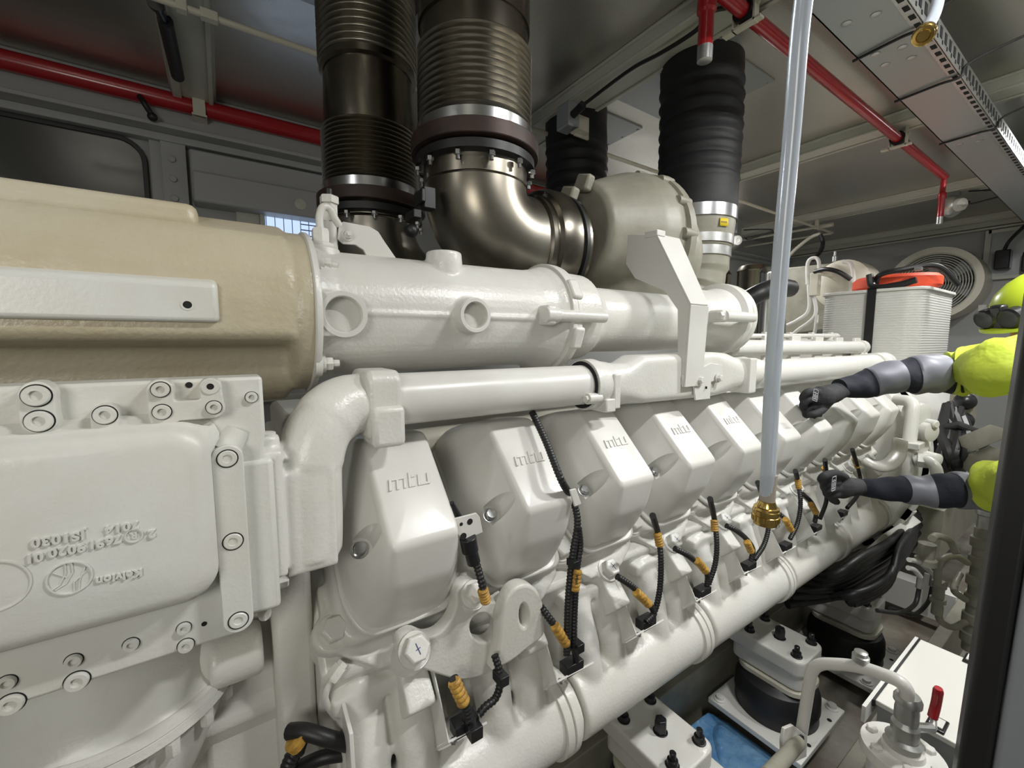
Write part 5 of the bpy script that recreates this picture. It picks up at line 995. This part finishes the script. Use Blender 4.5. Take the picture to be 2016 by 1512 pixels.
# gloves with fingers
def glove(wrist, pal, back, thumb_side, fingers, label=None):
    b = MB(); d = (pal-wrist).normalized(); s = V(thumb_side).normalized()
    b.tube(smooth([wrist-d*.02, wrist+d*.02, wrist.lerp(pal, .55), pal]), [.031]*6+[.036]*6+[.040]*6+[.036], 20, sq=.8); b.ball(pal, .040)
    for i, ch in enumerate(fingers): b.tube(smooth(ch, 5), [.0125]*(5*(len(ch)-1))+[.010], 12).ball(ch[-1], .0112)
    obj('glove', b, MGL, t, remesh=.0035, sm=4)
w1, p1_ = U(1662, 765, .583), U(1618, 782, .595)
def fing(base, pts): return [base]+pts
F1 = []
for i, (u, v) in enumerate(((1590, 772), (1588, 788), (1592, 803), (1600, 816))):
    F1.append([U(u+18, v-2, .60), U(u, v, .61+.004*i), U(u-9+i*2, v+12, .625), U(u-2+i*3, v+22, .64)])
F1.append([U(1630, 795, .585), U(1618, 808, .583), U(1604, 815, .59), U(1595, 817, .60)])
glove(w1, p1_, None, (0, 0, -1), F1)
w2, p2_ = U(1695, 958, .512), U(1655, 958, .53)
F2 = []
for i, (u, v) in enumerate(((1630, 938), (1632, 950), (1636, 962), (1645, 972))):
    F2.append([U(u+18, v, .525), U(u-4, v+1, .53), U(u-10+i, v+10, .545), U(u+2, v+16, .56)])
F2.append([U(1665, 940, .52), U(1645, 932, .515), U(1625, 936, .52), U(1616, 944, .53)])
glove(w2, p2_, None, (0, 0, 1), F2)
def print_(c, ex, ez_, w_, h_, n_):
    ex = V(ex).normalized(); ez_ = V(ez_).normalized(); b = MB(); nrm = V(n_).normalized()
    def bar(x0, z0, x1, z1): q = [c+ex*x+ez_*z for x, z in ((x0*w_, z0*h_), (x1*w_, z0*h_), (x1*w_, z1*h_), (x0*w_, z1*h_))]; b.prism(q, nrm*.0015)
    for k in (-.5, .45): bar(k, -.5, k+.05, .5)
    for k in (-.5, .45): bar(-.5, k, .5, k+.05)
    bar(-.35, .15, .35, .22); bar(-.05, -.3, .05, .3); bar(-.35, -.35, .35, -.28); bar(-.3, -.2, -.22, .05); bar(.22, -.2, .3, .05)
    obj('glove_print', b, MGP, t)
q = U(1605, 778, .553); print_(q, (1, 0, -.25), (.2, 0, 1), .035, .036, FR)
q = U(1641, 952, .487); print_(q, (1, 0, 0), (0, 0, 1), .030, .045, FR)
# helmet with goggles (worn, so part of the person's outfit but lifts off: its own thing)
t = thing('safety_helmet', 'yellow safety helmet with black goggles strapped round it', 'helmet', head)
hl = MB(); 
hl.loft([[hp(rf*math.cos(a)+.0, rs*math.sin(a), u_) for a in [2*math.pi*k/36 for k in range(36)]] for u_, rf, rs in ((.0, .135, .115), (.02, .133, .113), (.06, .125, .108), (.10, .102, .09), (.13, .068, .06), (.148, .03, .03))])
obj('shell', hl, MHEL, t, ang=60); obj('peak', MB().loft([[hp(.06+rf*math.cos(a), rs*math.sin(a), u_) for a in [2*math.pi*k/36 for k in range(36)]] for u_, rf, rs in ((-.004, .115, .10), (.006, .112, .10), (.012, .08, .09))]), MHEL, t)
obj('goggle_strap', MB().loft([[hp(rf*math.cos(a), rs*math.sin(a), u_) for a in [2*math.pi*k/36 for k in range(36)]] for u_, rf, rs in ((.025, .137, .117), (.055, .131, .112))]), MBLK, t)
for s_ in (-1, 1): obj('goggle_cup', MB().lathe(hp(.125, s_*.035, .04), fd, [(0, .034), (.03, .034), (.035, .028), (.032, .02)], 24), MBLS, t)
obj('goggle_bridge', MB().obox(hp(.14, 0, .04), (.09, .04, .03), fd, sd_), MBLS, t, bevel=.008)
obj('clip', MB().obox(hp(.07, .105, .06), (.02, .02, .02)), MGAL, t)
